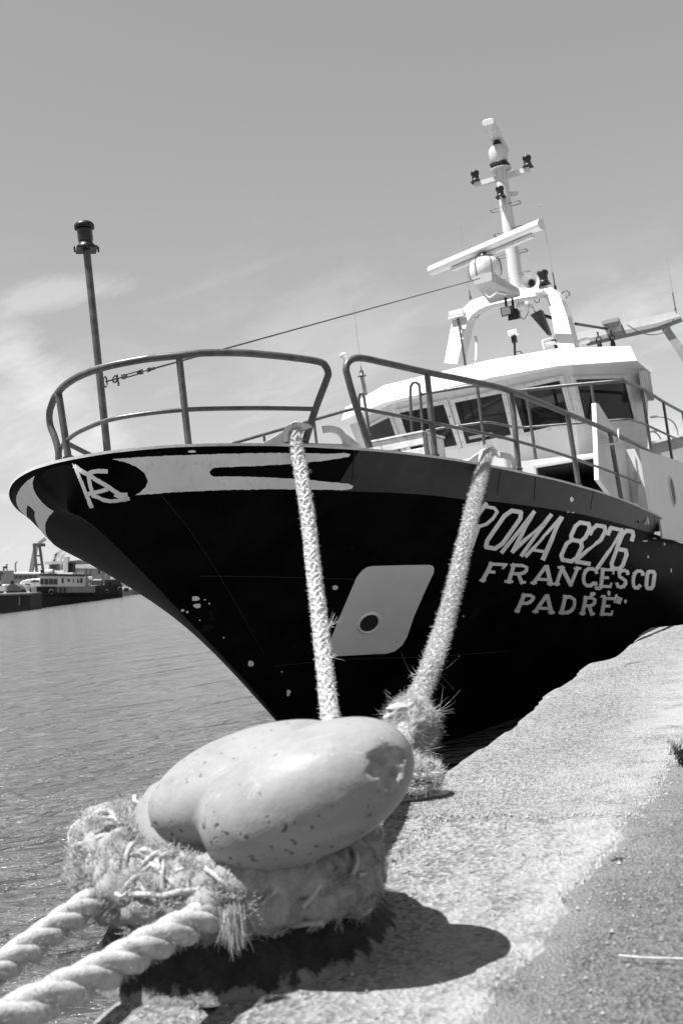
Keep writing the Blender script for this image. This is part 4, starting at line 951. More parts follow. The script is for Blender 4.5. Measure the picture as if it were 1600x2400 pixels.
in_px = [(1600, 1765), (1572, 1800), (1545, 1850), (1527, 1882), (1513, 1905), (1497, 1911), (1478, 1918), (1462, 1945), (1440, 1990), (1400, 2030), (1370, 2070), (1330, 2120), (1290, 2190), (1240, 2260), (1190, 2335), (1130, 2400)]
ib = sorted([ac(gz(*q)) for q in in_px]); ia = [-60, ib[0][0] - 1] + [a for a, _ in ib] + [ib[-1][0] + 1.5, 60]; ic = [.82, .82] + [c for _, c in ib] + [.93, .93]
ph_ = RNG.uniform(0, 6.28, 24)
def wob(x, k, amp): return amp * (math.sin(x * k + ph_[0]) + .6 * math.sin(x * k * 2.3 + ph_[1]) + .4 * math.sin(x * k * 5.1 + ph_[2]) + .25 * math.sin(x * k * 11.7 + ph_[3])) / 2
EJ = np.convolve(RNG.uniform(-1, 1, 1300), np.array([.25, .5, .25]), 'same')
def ej(a, k): return float(np.interp(a * 28 + k, np.arange(1300) - 300, EJ)) if -10 < a < 30 else 0.0
def edge_c(a): return float(np.interp(a, ea, ec)) + wob(a, 6, .018) + .016 * max(0, ej(a, 0)) + .006 * ej(a * 1.7, 40)
def inner_c(a): return float(np.interp(a, ia, ic)) + wob(a + 3, 9, .028) + .022 * ej(a, 90)
aj = ac(gz(907, 1917))[0]
A = list(np.arange(-4.6, aj - .04, .035)) + [aj - .014, aj - .006, aj + .006, aj + .014] + list(np.arange(aj + .045, 9, .04)) + list(np.arange(9, 30, .8))
ck = ac(gz(903, 2030))[1]
NC = 34
vv = []; fr = []
for a in A:
    e, i_ = edge_c(a), inner_c(a)
    cols = [e] * 1
    cs = [e + (i_ - e) * (k / (NC - 1)) for k in range(NC)]
    for k, c in enumerate(cs):
        z = wob(a * .7 + c * 2, 3, .004) + wob(c * 3 - a, 7, .002) + RNG.uniform(-.0012, .0012)
        aa = a
        if abs(a - aj) < .02: aa = a + wob(c + 5, 9, .012); z -= .035 if abs(a - aj) < .01 else 0
        if -2.6 < a < aj - .01 and abs(c - ck) < (i_ - e) / NC * .5: z -= .04
        if a > aj: z += .006
        if k == 0: z -= .022
        if k == 1: z -= .004
        if k == NC - 1: z -= .03
        vv.append(W(aa, c, z)); fr.append(.9 if a > 6.15 else max(0.0, min(1.0, ((c - e) / (i_ - e) - .5) / .4)) + .35 * max(0, .12 - (c - e)) / .12)
n = NC
b = MB(); b.add(vv, [(i * n + k, i * n + k + 1, (i + 1) * n + k + 1, (i + 1) * n + k) for i in range(len(A) - 1) for k in range(n - 1)], True)
jx = min(range(len(A)), key=lambda i: abs(A[i] - aj))
fm = [0 if A[i] < aj else 1 for i in range(len(A) - 1) for k in range(n - 1)]
cop = b.build('quay_coping', None, mats=[M['conc'], M['conc_fine']], fmat=fm); at_ = cop.data.attributes.new('laitance', 'FLOAT', 'POINT'); at_.data.foreach_set('value', fr); tag(fixn(cop), kind='structure')
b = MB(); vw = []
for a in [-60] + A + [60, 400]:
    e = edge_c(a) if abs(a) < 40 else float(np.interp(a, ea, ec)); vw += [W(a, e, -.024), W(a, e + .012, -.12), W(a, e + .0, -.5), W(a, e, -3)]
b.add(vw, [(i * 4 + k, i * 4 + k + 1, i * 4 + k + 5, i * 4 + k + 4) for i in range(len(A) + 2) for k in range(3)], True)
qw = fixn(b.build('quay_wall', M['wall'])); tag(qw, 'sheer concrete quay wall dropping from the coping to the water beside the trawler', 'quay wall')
b = MB(); b.add([W(-60, .62, -.03), W(400, .62, -.03), W(400, 140, -.03), W(-60, 140, -.03)], [(0, 1, 2, 3)]); b.add([W(-60, 0.03, -.05), W(-4.55, .03, -.05), W(-4.55, 1.2, -.05), W(-60, 1.2, -.05)], [(0, 1, 2, 3)])
b.add([W(28, 0.43, -.028), W(400, .43, -.028), W(400, 1.2, -.028), W(28, 1.2, -.028)], [(0, 1, 2, 3)])
tag(b.build('ground', M['wall']), kind='structure')
va = []; AA = list(np.arange(-4.6, 7, .05)) + list(np.arange(7, 40, 1.0)); CC = [0, .05, .1, .2, .35, .55, .8, 1.2, 2, 4, 12, 60]
for a in AA:
    for k, c in enumerate(CC): va.append(W(a, inner_c(a) - .05 + c, -.012 + (wob(a + c * 3, 4, .003) if c < 3 else 0) - (.006 if k == 0 else 0)))
n = len(CC); b = MB(); b.add(va, [(i * n + k, i * n + k + 1, (i + 1) * n + k + 1, (i + 1) * n + k) for i in range(len(AA) - 1) for k in range(n - 1)], True)
asp = fixn(b.build('asphalt', M['asphalt'])); at_ = asp.data.attributes.new('laitance', 'FLOAT', 'POINT'); at_.data.foreach_set('value', [max(0.0, 1.25 - c / .22) for a in AA for c in CC]); tag(asp, kind='structure')
# water
b = MB(); b.add([(-4000, -300, -.9), (4000, -300, -.9), (4000, 7000, -.9), (-4000, 7000, -.9)], [(0, 1, 2, 3)]); tag(b.build('water', M['water']), kind='structure')

# ================================================================== bollard
KB = 1.11
def kb(x, y, z): return Vector((x * KB, y * KB, 1 - (1 - z) * KB))
BC = Vector((-.375 * KB, 2.66 * KB, 0))
bol = empty('mooring_bollard', BC); tag(bol, 'squat cast iron mooring bollard with chipped pale grey mushroom head at the quay edge', 'bollard')
pp = [(.43, -.004), (.427, .012), (.41, .028), (.388, .05), (.365, .085), (.345, .12), (.326, .17), (.30, .24), (.285, .28)]
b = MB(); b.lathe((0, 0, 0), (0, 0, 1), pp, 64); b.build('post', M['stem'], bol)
def axes3(yaw, tilt):
    ex = np.array([math.cos(yaw) * math.cos(tilt), math.sin(yaw) * math.cos(tilt), math.sin(tilt)]); ey = np.array([-math.sin(yaw), math.cos(yaw), 0]); return ex, ey, np.cross(ex, ey)
H1 = (np.array(gy(599.1, 1833.5, 2.86)), np.array([.296, .24, .141]), axes3(0, .183), 2.12)
H2 = (np.array(gy(719.4, 1859.1, 2.66)), np.array([.286, .205, .153]), axes3(-.1, .313), 2.18)
def sd_ell(P, h):
    c, rad, ax, p = h; q = P - c; q = np.stack([q @ ax[0], q @ ax[1], q @ ax[2]], -1)
    k0 = (np.abs(q / rad) ** p).sum(-1) ** (1 / p); return np.linalg.norm(q, axis=-1) * (1 - 1 / np.maximum(k0, 1e-4))
def smin(a, c, k): h = np.clip(.5 + .5 * (c - a) / k, 0, 1); return c * (1 - h) + a * h - k * h * (1 - h)
dent = np.zeros(3); DENT = False; 
def body_sdf(P): return smin(sd_ell(P, H1), sd_ell(P, H2), .022)
k_ = 1.8
while body_sdf(np.array(gy(913, 1792, k_))) > 0 and k_ < 3.2: k_ += .004
dp_ = np.array(gy(913, 1792, k_)); gn = np.array([body_sdf(dp_ + e_) - body_sdf(dp_ - e_) for e_ in np.eye(3) * .002]); gn /= np.linalg.norm(gn)
dent = dp_ + gn * .052
def dent_d(P): return np.linalg.norm((P - dent) * np.array([1.0, 1.0, .82]), axis=-1) - .080 + .005 * np.sin(P[..., 0] * 95 + 2 * np.sin(P[..., 2] * 70)) + .004 * np.sin(P[..., 2] * 150 + P[..., 1] * 60)
def head_sdf(P): return np.maximum(body_sdf(P), -dent_d(P))
cen0 = (H2[0] * .55 + H1[0] * .45); nu, nv = 220, 130
th_ = np.linspace(0, 2 * math.pi, nu, endpoint=False); ph2 = np.linspace(.0, math.pi, nv)
D = np.stack([np.sin(ph2)[:, None] * np.cos(th_)[None], np.sin(ph2)[:, None] * np.sin(th_)[None], np.cos(ph2)[:, None] * np.ones_like(th_)[None]], -1)
rr = np.full(D.shape[:2], .7); done = np.zeros_like(rr, bool)
for r_ in np.arange(.62, .02, -.002):
    P = cen0 + D * r_; ins = (head_sdf(P) < 0) & ~done; rr[ins] = r_; done |= ins
lo_ = rr.copy(); hi3 = rr + .002
for _ in range(10):
    md = (lo_ + hi3) / 2; ins = head_sdf(cen0 + D * md[..., None]) < 0; lo_ = np.where(ins, md, lo_); hi3 = np.where(ins, hi3, md)
HV = (cen0 + D * lo_[..., None] - np.array(BC)).reshape(-1, 3)
HF = np.array([[j * nu + i, (j + 1) * nu + i, (j + 1) * nu + (i + 1) % nu, j * nu + (i + 1) % nu] for j in range(nv - 1) for i in range(nu)])
head = fast_mesh('head', HV, HF, M['bollard'], bol)
head.data.materials.append(M['chip'])
fc = np.array([tuple(f.center) for f in head.data.polygons]) + np.array(BC); inside = (np.abs(dent_d(fc)) < .0035) & (np.linalg.norm(fc - dp_, axis=1) < .1)
head.data.polygons.foreach_set('material_index', inside.astype(np.int32))
one('neck', M['bollard'], lambda b: b.lathe((-.02, .02, 0), (0, 0, 1), [(.29, .27), (.275, .32), (.25, .38), (.2, .44), (.1, .48)], 48), bol)
# ================================================================== ropes
def resample(path, step):
    P = np.array([tuple(q) for q in path]); d = np.concatenate([[0], np.cumsum(np.linalg.norm(np.diff(P, axis=0), axis=1))]); n = max(4, int(d[-1] / step)); s = np.linspace(0, d[-1], n)
    return np.stack([np.interp(s, d, P[:, k]) for k in range(3)], 1), s / d[-1], d[-1]
def frames(P):
    T = np.gradient(P, axis=0); T /= np.linalg.norm(T, axis=1)[:, None]; X = np.zeros_like(P); x = np.cross(T[0], [0.3, .2, 1]); x /= np.linalg.norm(x)
    for i in range(len(P)):
        x = x - T[i] * (x @ T[i]); x /= np.linalg.norm(x); X[i] = x
    return T, X, np.cross(T, X)
def rope(name, path, rad, kind='braid', m='rope', fm='fibre', fuzz=300, flen=.03, parent=None, frad=.0012, stand=0):
    """rope body of real strands plus loose yarn ends; rad = (start, end)"""
    r0_, r1_ = rad; rm = (r0_ + r1_) / 2; P, t, L = resample(path, rm * .3); T, X, Y = frames(P); rr = (r0_ + (r1_ - r0_) * t)[:, None]; s = t * L
    b = MB()
    if kind == 'braid':
        ph_r = RNG.uniform(0, 6.28, 12)
        for dirn in (1, -1):
            for k in range(6):
                a = dirn * 2 * math.pi * s / (rm * 9.5) + k * math.pi / 3 + (0 if dirn > 0 else .5)
                w = .72 + .10 * np.sin(6 * a * .5 + (0 if dirn > 0 else math.pi)) + .05 * np.sin(s * 37 + ph_r[k]); a = a + .22 * np.sin(s * 23 + ph_r[k]) + .16 * np.sin(s * 57 + ph_r[k + 6]); w = w + .07 * np.sin(s * 91 + ph_r[11 - k]) + .05 * np.sin(s * 143 + ph_r[k]); c = P + rr * w[:, None] * (X * np.cos(a)[:, None] + Y * np.sin(a)[:, None])
                b.tube(c, list(rr[:, 0] * (.31 + .06 * np.sin(s * 61 + ph_r[k + 6]))), 6)
        b.tube(P, list(rr[:, 0] * .62), 8)
    else:
        for k in range(3):
            a = 2 * math.pi * s / (rm * 7.5) + k * 2 * math.pi / 3; c = P + rr * .5 * (X * np.cos(a)[:, None] + Y * np.sin(a)[:, None])
            b.tube(c, list((rr[:, 0] * .56) * (1 + .04 * np.sin(s * 90 + k))), 9)
    o = b.build(name, M[m], parent)
    n = int(fuzz * L); i = RNG.integers(0, len(P), n); a = RNG.uniform(0, 6.283, n); rad_ = X[i] * np.cos(a)[:, None] + Y[i] * np.sin(a)[:, None]
    pts = P[i] + rad_ * rr[i] * RNG.uniform(.75, 1.0, n)[:, None]; dr_ = rad_ * RNG.uniform(.25 + .35 * stand, 1, n)[:, None] + T[i] * RNG.uniform(-1, 1, n)[:, None] * (1 - .3 * stand) + np.array([0, 0, -.1])
    V, F = fibres(pts, dr_, flen, frad, .5)
    return o, (V, F), (P, T, X, Y, rr)
def merge(*ps):
    V = np.concatenate([p[0] for p in ps]); o = 0; F = []
    for v, f in ps: F.append(f + o); o += len(v)
    return V, np.concatenate(F)
def tuft(center, n, L, rad=.0014, spread=.03, direction=None, curl=.5):
    p = np.array(center) + RNG.standard_normal((n, 3)) * spread; d = RNG.standard_normal((n, 3)) if direction is None else np.array(direction) + RNG.standard_normal((n, 3)) * .35
    return fibres(p, d, L, rad, curl, 4)
def px_path(pts): return smoothpath([gy(x, y, Y) for x, y, Y in pts], 8)
y1 = (BM @ rp(693, 1015)).y; y2 = (BM @ rp(1140, 1075)).y
g_m = 'mooring ropes from the trawler to the bollard'
coil_c = Vector((-.385 * KB, 2.64 * KB, 0))
# rope 1: from the bow chock down behind the bollard head to its neck
r1p = px_path([(700, 1003, y1 + .35), (692, 1004, y1 + .06), (690, 1020, y1 - .03), (699, 1070, y1 - .12), (709, 1130, y1 - .3), (722, 1220, y1 - .6), (734, 1330, y1 - .95), (747, 1440, y1 - 1.35), (760, 1560, y1 - 1.75), (773, 1680, 5.05), (783, 1770, 4.5)])
r1p = r1p[:-1] + smoothpath([r1p[-1], Vector((-.14, 3.7, .26)), Vector((-.34, 3.36, .24)), Vector((-.46, 3.3, .24))], 6)
rt1 = empty('mooring_rope', r1p[0]); tag(rt1, 'pale braided mooring rope running straight down from the bow chock behind the bollard head', 'mooring rope', g_m)
def under(o, par):
    o.parent = par; o.matrix_parent_inverse = par.matrix_world.inverted() if par.matrix_world != Matrix() else Matrix.Translation(-par.location)
def place(par, *os):
    for o in os: o.data.transform(Matrix.Translation(-par.location)); o.parent = par
o, fb, _ = rope('strands', r1p, (.043, .036), 'braid', 'rope', fuzz=7000, flen=.018, frad=.0013)
ex1 = [tuft(gy(768, 1470, y1 - 1.5), 16, .10, .0014, .006, (1, -.2, .6), .35), tuft(gy(776, 1542, y1 - 1.85), 8, .06, .0014, .004, (1, 0, .3)), tuft(gy(720, 1105, y1 - .2), 10, .03, .0014, .01, (1, 0, 0))]
f = fast_mesh('loose_yarn', *merge(fb, *ex1), M['fibre']); place(rt1, o, f)
# rope 2: from the second chock to a frayed knot behind the bollard
r2p = px_path([(1150, 1052, y2 + .35), (1144, 1058, y2 + .06), (1138, 1072, y2 - .04), (1126, 1115, y2 - .33), (1110, 1180, y2 - .72), (1090, 1265, y2 - 1.15), (1066, 1370, y2 - 1.55), (1042, 1460, y2 - 1.9), (1012, 1555, 6.0), (985, 1620, 5.75), (962, 1670, 5.45)])
rt2 = empty('mooring_rope', r2p[0]); tag(rt2, 'bristly frayed mooring rope slanting from the chock beside the lettering to a shaggy knot', 'mooring rope', g_m)
o, fb, fr2 = rope('strands', r2p, (.035, .045), 'braid', 'rope', fuzz=9000, flen=.030, frad=.0014, stand=1)
kc = np.array(gy(962, 1700, 5.3)); bk = MB()
tail = smoothpath([gy(955, 1700, 5.28), gy(925, 1765, 4.7), gy(880, 1810, 4.1), Vector((-.15, 3.5, .26)), Vector((-.30, 3.3, .24))], 6)
to_, tfb, _ = rope('strands', tail, (.036, .036), 'braid', 'rope', fuzz=5000, flen=.03, frad=.0012)
kb2 = lumpy([Vector(kc) + Vector((0, 0, .135 * math.cos(q))) for q in np.linspace(0.05, 3.09, 34)], [.115 * math.sin(q) + .002 for q in np.linspace(0.05, 3.09, 34)], .036, 44, 13)
kcore = kb2.build('knot', M['rope'])
def clumps(c, rad, n, m_, L, fr=.0012, down=.4):
    out = []
    for q in range(n):
        d0 = RNG.standard_normal(3); d0 /= np.linalg.norm(d0); p0 = c + d0 * rad * RNG.uniform(.75, 1.02); dd0 = d0 * .35 + RNG.standard_normal(3) * .8 + np.array([0, 0, -down])
        out.append(fibres(p0 + RNG.standard_normal((m_, 3)) * .009, dd0 + RNG.standard_normal((m_, 3)) * .45, L * RNG.uniform(.7, 1.3), fr, .9, 4))
    return merge(*out)
kf = clumps(kc, np.array([.118, .10, .135]), 900, 44, .034, .0009)
tails = [tuft(gy(1015, 1672, 5.3), 24, .10, .0008, .012, (1, -.2, .22), .9), tuft(gy(985, 1752, 5.2), 30, .10, .0008, .02, (1, -.2, .0), .9), tuft(gy(1022, 1572, 6.0), 9, .10, .0008, .012, (1, 0, -.5), 1.0), tuft(gy(975, 1585, 5.9), 7, .06, .001, .012, (-1, 0, .6), .9), tuft(gy(925, 1640, 5.4), 8, .07, .001, .016, (-.5, 0, 1), .9), tuft(gy(960, 1725, 5.25), 600, .05, .001, .04, (.5, -.4, -1), .9)]
f = fast_mesh('loose_yarn', *merge(fb, kf, tfb, *tails), M['fibre']); place(rt2, o, kcore, to_, f)
# the chafed eye of a third rope round the neck, and its two legs running off past the quay edge
def circ(a0, a1, r_0, r_1, z0, z1, n=90, ecc=1.0):
    out = []
    for k in range(n):
        t = k / (n - 1); a = a0 + (a1 - a0) * t; r = r_0 + (r_1 - r_0) * t + .012 * math.sin(a * 5 + z0 * 50)
        out.append(coil_c + Vector((r * math.cos(a), r * .95 * math.sin(a), -.005 + z0 + (z1 - z0) * t + .045 * (-math.cos(a)) + .008 * math.sin(a * 4))))
    return out
rt3 = empty('mooring_rope', coil_c + Vector((-.3, -.3, .2))); tag(rt3, 'thick shaggy chafed rope eye wrapped round the bollard neck with two twisted legs leading away', 'mooring rope', None)
c1_ = circ(R(-150), R(215), .345, .345, .245, .285); c2_ = circ(R(150), R(500), .362, .36, .225, .205)
parts = []; fz = []
for c, rd, nm in ((c1_, .078, 'eye'), (c2_, .070, 'eye')):
    P = resample(c, .012)[0]; rl = [rd * (1 + .10 * math.sin(k * .21) + .07 * math.sin(k * .53 + 1)) for k in range(len(P))]
    o = lumpy([Vector(q) for q in P], rl, .017, 30, 24).build(nm, M['rope_grey']); parts.append(o)
    T_, X_, Y_ = frames(P)
    for q in range(620):                                # matted, flattened tufts
        i = RNG.integers(0, len(P)); a = RNG.uniform(0, 6.28); r_d = X_[i] * math.cos(a) + Y_[i] * math.sin(a)
        fz.append(fibres(P[i] + r_d * rl[i] * 1.02 + RNG.standard_normal((34, 3)) * .009, r_d * .30 + T_[i] * RNG.uniform(-1, 1) + RNG.standard_normal(3) * .5 + RNG.standard_normal((34, 3)) * .35, .014, .0012, .9))
mp_ = [gy(x, y, Y) for x, y, Y in ((292, 1935, 2.98), (250, 1978, 2.84), (262, 2030, 2.72), (335, 2062, 2.66), (430, 2085, 2.62), (515, 2105, 2.60), (548, 2118, 2.62))]
mpp = smoothpath(mp_, 14); rl = list(np.interp(np.linspace(0, 1, len(mpp)), [0, .2, .5, .85, 1], [.050, .078, .080, .066, .03]))
parts.append(lumpy(mpp, rl, .024, 34, 20).build('matted_wrap', M['rope_grey']))
P = np.array([tuple(q) for q in mpp]); T_, X_, Y_ = frames(P)
for q in range(620):
    i = RNG.integers(0, len(P)); a = RNG.uniform(0, 6.28); r_d = X_[i] * math.cos(a) + Y_[i] * math.sin(a)
    fz.append(fibres(P[i] + r_d * rl[i] * 1.03 + RNG.standard_normal((36, 3)) * .010, r_d * .35 + T_[i] * RNG.uniform(-1, 1) + RNG.standard_normal(3) * .6 + RNG.standard_normal((36, 3)) * .4, .015, .0012, 1.0))
yb = MB()                                               # broken yarns still lying over the matted turns
for (PP, RL, cnt) in [(np.array([tuple(q) for q in mpp]), rl, 34)] + [(resample(c, .012)[0], [rd] * 999, 44) for c, rd in ((c1_, .078), (c2_, .070))]:
    TT, XX, YY = frames(PP)
    for q in range(cnt):
        i0 = RNG.integers(0, max(1, len(PP) - 12)); n_ = RNG.integers(7, 16); a0 = RNG.uniform(0, 6.28); tw = RNG.uniform(-.28, .28); pts_ = []
        for k in range(n_):
            i = min(i0 + k, len(PP) - 1); a = a0 + tw * k; pts_.append(Vector(PP[i] + (XX[i] * math.cos(a) + YY[i] * math.sin(a)) * (RL[i] * 1.03 + .006 * math.sin(k * .9 + a0))))
        yb.tube(smoothpath(pts_, 3), RNG.uniform(.004, .009), 6)
parts.append(yb.build('loose_strand', M['rope']))
la = smoothpath([gy(268, 2075, 2.72), gy(215, 2115, 2.62), gy(120, 2182, 2.46), gy(0, 2270, 2.28), gy(-130, 2360, 2.1), gy(-420, 2560, 1.8)], 8)
lb = smoothpath([gy(560, 2110, 2.62), gy(478, 2152, 2.52), gy(380, 2200, 2.38), gy(250, 2272, 2.2), gy(110, 2342, 2.03), gy(-20, 2405, 1.93), gy(-330, 2560, 1.7)], 8)
for c, rd in ((la, (.036, .032)), (lb, (.041, .036))):
    o, fb, _ = rope('leg', c, rd, 'laid', 'rope', fuzz=3500, flen=.012, frad=.0007); parts.append(o); fz.append(fb)
tq = gy(545, 2128, 2.50)
tas = fibres(np.array(tq) + RNG.standard_normal((150, 3)) * np.array([.010, .008, .006]), np.array([0, -.05, -1]) + RNG.standard_normal((150, 3)) * np.array([.14, .1, .05]), .105, .0016, .10, 4)
f = fast_mesh('loose_yarn', *merge(*fz), M['fibre_grey']); f2 = fast_mesh('tassel', *tas, M['fibre'])
place(rt3, *parts, f, f2)
# a scrap of old rope lying on the coping
sp = gz(985, 1868); scrap = empty('rope_scrap', (sp.x, sp.y, 0)); tag(scrap, 'small tangled scrap of frayed rope lying on the quay edge just beyond the bollard', 'rope')
bk = MB(); kk = []
for k in range(6):
    c = np.array([RNG.uniform(-.07, .05), RNG.uniform(-.05, .05), .035 + .018 * k]); kk.append(c); tl_ = RNG.uniform(-.5, .5, 2)
    bk.tube([Vector(c + np.array([.055 * math.cos(q), .05 * math.sin(q), .055 * (tl_[0] * math.cos(q) + tl_[1] * math.sin(q))])) for q in np.linspace(0, 6.2, 24)], .015, 8)
bk.tube(smoothpath([(.0, -.03, .016), (.07, -.05, .012), (.11, -.02, .01), (.06, .0, .01), (.0, -.06, .012), (-.1, -.07, .014)], 6), .008, 6)
o = bk.build('strands', M['rope'], scrap); dd = RNG.standard_normal((5000, 3)); pk_ = np.array([kk[i] for i in RNG.integers(0, 6, 5000)]) + dd / np.linalg.norm(dd, axis=1)[:, None] * .06
pk_[:, 2] = np.abs(pk_[:, 2]); f = fast_mesh('loose_yarn', *fibres(pk_, dd, .026, .0012, .9), M['fibre'], scrap)

# weeds and litter on the quay
def weed(px, h, n, spread, name, lab, m, cat='weed'):
    p = gz(*px); p.z = -.015; b = MB()
    for k in range(n):
        a = random.uniform(0, 6.28); l = h * random.uniform(.4, 1); r_ = spread * random.uniform(.2, 1); st = Vector((random.uniform(-1, 1) * spread * .3, random.uniform(-1, 1) * spread * .3, 0)); tip = st + Vector((math.cos(a) * r_, math.sin(a) * r_, l)); mid_ = st * .5 + tip * .5 + Vector((0, 0, l * .18))
        b.tube([st, mid_, tip], [.0022, .0018, .0006], 4)
        for j in range(3):
            q = st + (tip - st) * random.uniform(.3, 1); u_ = Vector((random.uniform(-1, 1), random.uniform(-1, 1), random.uniform(-.2, .8))).normalized(); v_ = u_.orthogonal().normalized(); s = h * random.uniform(.10, .22)
            b.add([q, q + u_ * s * .5 + v_ * s * .25, q + u_ * s, q + u_ * s * .5 - v_ * s * .25], [(0, 1, 2, 3)])
    o = b.build(name, M[m]); o.location = p; tag(o, lab, cat); return o
weed((1606, 1785), .13, 26, .08, 'weed', 'dark spiky weed growing at the inner edge of the coping at the frame edge', 'leaf')
weed((1446, 2006), .012, 20, .03, 'grass_tuft', 'small dark grass tuft at the border of coping and asphalt, farther of two', 'leaf', 'grass tuft')
weed((1310, 2108), .014, 24, .035, 'grass_tuft', 'small dark grass tuft at the border of coping and asphalt, nearer the bollard shadow', 'leaf', 'grass tuft')
b = MB(); tw_ = [gz(1448, 2241), gz(1500, 2246), gz(1560, 2248), gz(1640, 2250)]; b.tube([q + Vector((0, 0, .002)) for q in smoothpath(tw_, 4)], .0028, 6); o = b.build('twig', M['dry']); tag(o, 'thin dry pale twig lying on the asphalt', 'twig'); origin_to(o, gz(1448, 2241))
# loose grit (countless) on the coping and asphalt
n = 5200; ga = RNG.uniform(-3.0, 1.5, n); gc = RNG.uniform(.03, 1.5, n); gs = RNG.uniform(.0015, .0055, n) * np.where(RNG.uniform(0, 1, n) > .9, 1.7, 1)
oc = np.array([[1, 0, 0], [-.5, .87, 0], [-.5, -.87, 0], [0, 0, .9], [0, 0, -.5]]); of = np.array([[0, 1, 3], [1, 2, 3], [2, 0, 3], [1, 0, 4], [2, 1, 4], [0, 2, 4]])
gp_ = np.array(E0) + ga[:, None] * np.array(QD) + gc[:, None] * np.array(QN); gp_[:, 2] = np.where(gc > .85, -.009, .001)
rot = RNG.uniform(0, 6.28, n); Vg = oc[None] * gs[:, None, None] * RNG.uniform(.6, 1.3, (n, 5, 1)); ca, sa = np.cos(rot)[:, None], np.sin(rot)[:, None]
Vg = np.stack([Vg[..., 0] * ca - Vg[..., 1] * sa, Vg[..., 0] * sa + Vg[..., 1] * ca, Vg[..., 2]], -1) + gp_[:, None]
grit = fast_mesh('grit', Vg.reshape(-1, 3), (of[None] + (np.arange(n) * 5)[:, None, None]).reshape(-1, 3), mat('grit_stone', .30, .5, .8, 60, bmp=0), None, False); tag(grit, 'loose grit and small stones scattered over the quay coping', 'grit', kind='stuff')

# ================================================================== the far side of the harbour
K5 = .21684
def c5(x, y): return (x * K5, 1230 + y * K5)
WZ = -.9
def fbox(par, name, m, x0, y0, x1, y1, Y, dep, sk=0.0, bev=0):
    """box whose front face covers the measured rectangle at distance Y and runs dep metres away"""
    q = [gy(*c5(x0, y1), Y), gy(*c5(x1, y1 + sk), Y), gy(*c5(x1, y0 + sk), Y), gy(*c5(x0, y0), Y)]
    return one(name, m, lambda b: b.slab(q, (0, dep, 0)), par, bev)
def root(name, px, Y, lab, cat, group=None):
    p = gy(*c5(*px), Y); e = empty(name, (p.x, p.y, WZ)); tag(e, lab, cat, group); return e
def settle(e):
    for c in list(e.children):
        if c.type == 'MESH': c.data.transform(Matrix.Translation(-e.location))
        else: c.location = c.location - e.location
YT = 255.0
def tugY(x): return YT + (x - 330) / 1000 * 22
tug = root('tugboat', (800, 800), 265, 'dark harbour tug with pale deckhouse and tyre fenders across the water', 'tugboat')
def tq_(x, y, off=0.0): return gy(*c5(x, y), tugY(x) + off)
sheer_t = [(322, 690), (400, 668), (640, 668), (900, 668), (1100, 655), (1240, 645), (1318, 640)]; low_t = [(330, 850), (400, 870), (640, 880), (900, 850), (1100, 815), (1240, 790), (1320, 770)]
b = MB(); fr_ = [tq_(x, y) for x, y in sheer_t]; lw = []
for x, y in low_t: q = tq_(x, y, .3); q.z = min(q.z, -1.1); lw.append(q)
n = len(fr_); bk_ = [q + Vector((.0, 7.0, 0)) for q in fr_]; bk2 = [q + Vector((0, 6.4, 0)) for q in lw]
bk_[-1] = fr_[-1] + Vector((0, .8, 0)); bk2[-1] = lw[-1] + Vector((0, .6, 0)); bk_[-2] = fr_[-2] + Vector((0, 4.5, 0)); bk2[-2] = lw[-2] + Vector((0, 4, 0))
b.add(fr_ + lw + bk_ + bk2, [(i, i + 1, i + 1 + n, i + n) for i in range(n - 1)] + [(2 * n + i, i + 2 * n + n, i + 1 + 3 * n, i + 1 + 2 * n) for i in range(n - 1)] + [(i, 2 * n + i, 2 * n + i + 1, i + 1) for i in range(n - 1)] + [(0, n, 3 * n, 2 * n), (n - 1, 3 * n - 1, 4 * n - 1, 2 * n - 1)])
fixn(b.build('hull', M['far_dark'], tug))
b = MB(); rb = [tq_(x, y, -.25) for x, y in ((330, 752), (640, 750), (900, 752), (1100, 750), (1300, 742))]; b.tube(rb, .35, 6); b.build('rubbing_strake', M['rubber'], tug)
fbox(tug, 'bulwark_panel', M['far_grey'], 405, 672, 1030, 735, tugY(700) - 2.2, .2, -4); fbox(tug, 'bulwark_panel', M['far_mid'], 335, 675, 395, 745, tugY(360) - .6, .3)
for x in (595, 645, 690, 740, 1085, 1120): fbox(tug, 'frame_rib', M['far_dark'], x, 672, x + 18, 742, tugY(x) - 2.6, .3)
for x, y, r_ in ((560, 728, 32), (795, 718, 30), (985, 724, 28), (1160, 722, 25), (1300, 700, 30)):
    c = tq_(x, y, -1.4); b = MB(); rr_ = r_ * K5 / FPX * 262; b.tube([c + Vector((math.cos(a) * rr_ * .7, 0, math.sin(a) * rr_ * .7)) for a in np.linspace(0, 6.283, 17)[:-1]], rr_ * .36, 6, closed=True); b.build('tyre_fender', M['rubber'], tug)
hs_ = fbox(tug, 'deckhouse', M['far_white'], 432, 548, 908, 668, 262, 5, 0); fbox(tug, 'deckhouse_roof', M['far_dark'], 425, 530, 916, 550, 261.6, 6, 8)
for x0, x1 in ((438, 474), (484, 524), (532, 577), (584, 622)): fbox(tug, 'window', M['far_glass'], x0, 582, x1, 645, 261.85, .25)
for x0, x1, y0, y1 in ((668, 690, 575, 630), (730, 758, 585, 615), (790, 802, 585, 625), (835, 853, 585, 630), (866, 896, 578, 628)): fbox(tug, 'window', M['far_glass'], x0, y0, x1, y1, 261.85, .25)
fbox(tug, 'bridge', M['far_mid'], 530, 425, 650, 490, 263, 3); fbox(tug, 'bridge_roof', M['far_white'], 485, 398, 640, 430, 262.6, 4, -8); fbox(tug, 'bridge_window', M['far_glass'], 545, 435, 605, 480, 262.8, .3)
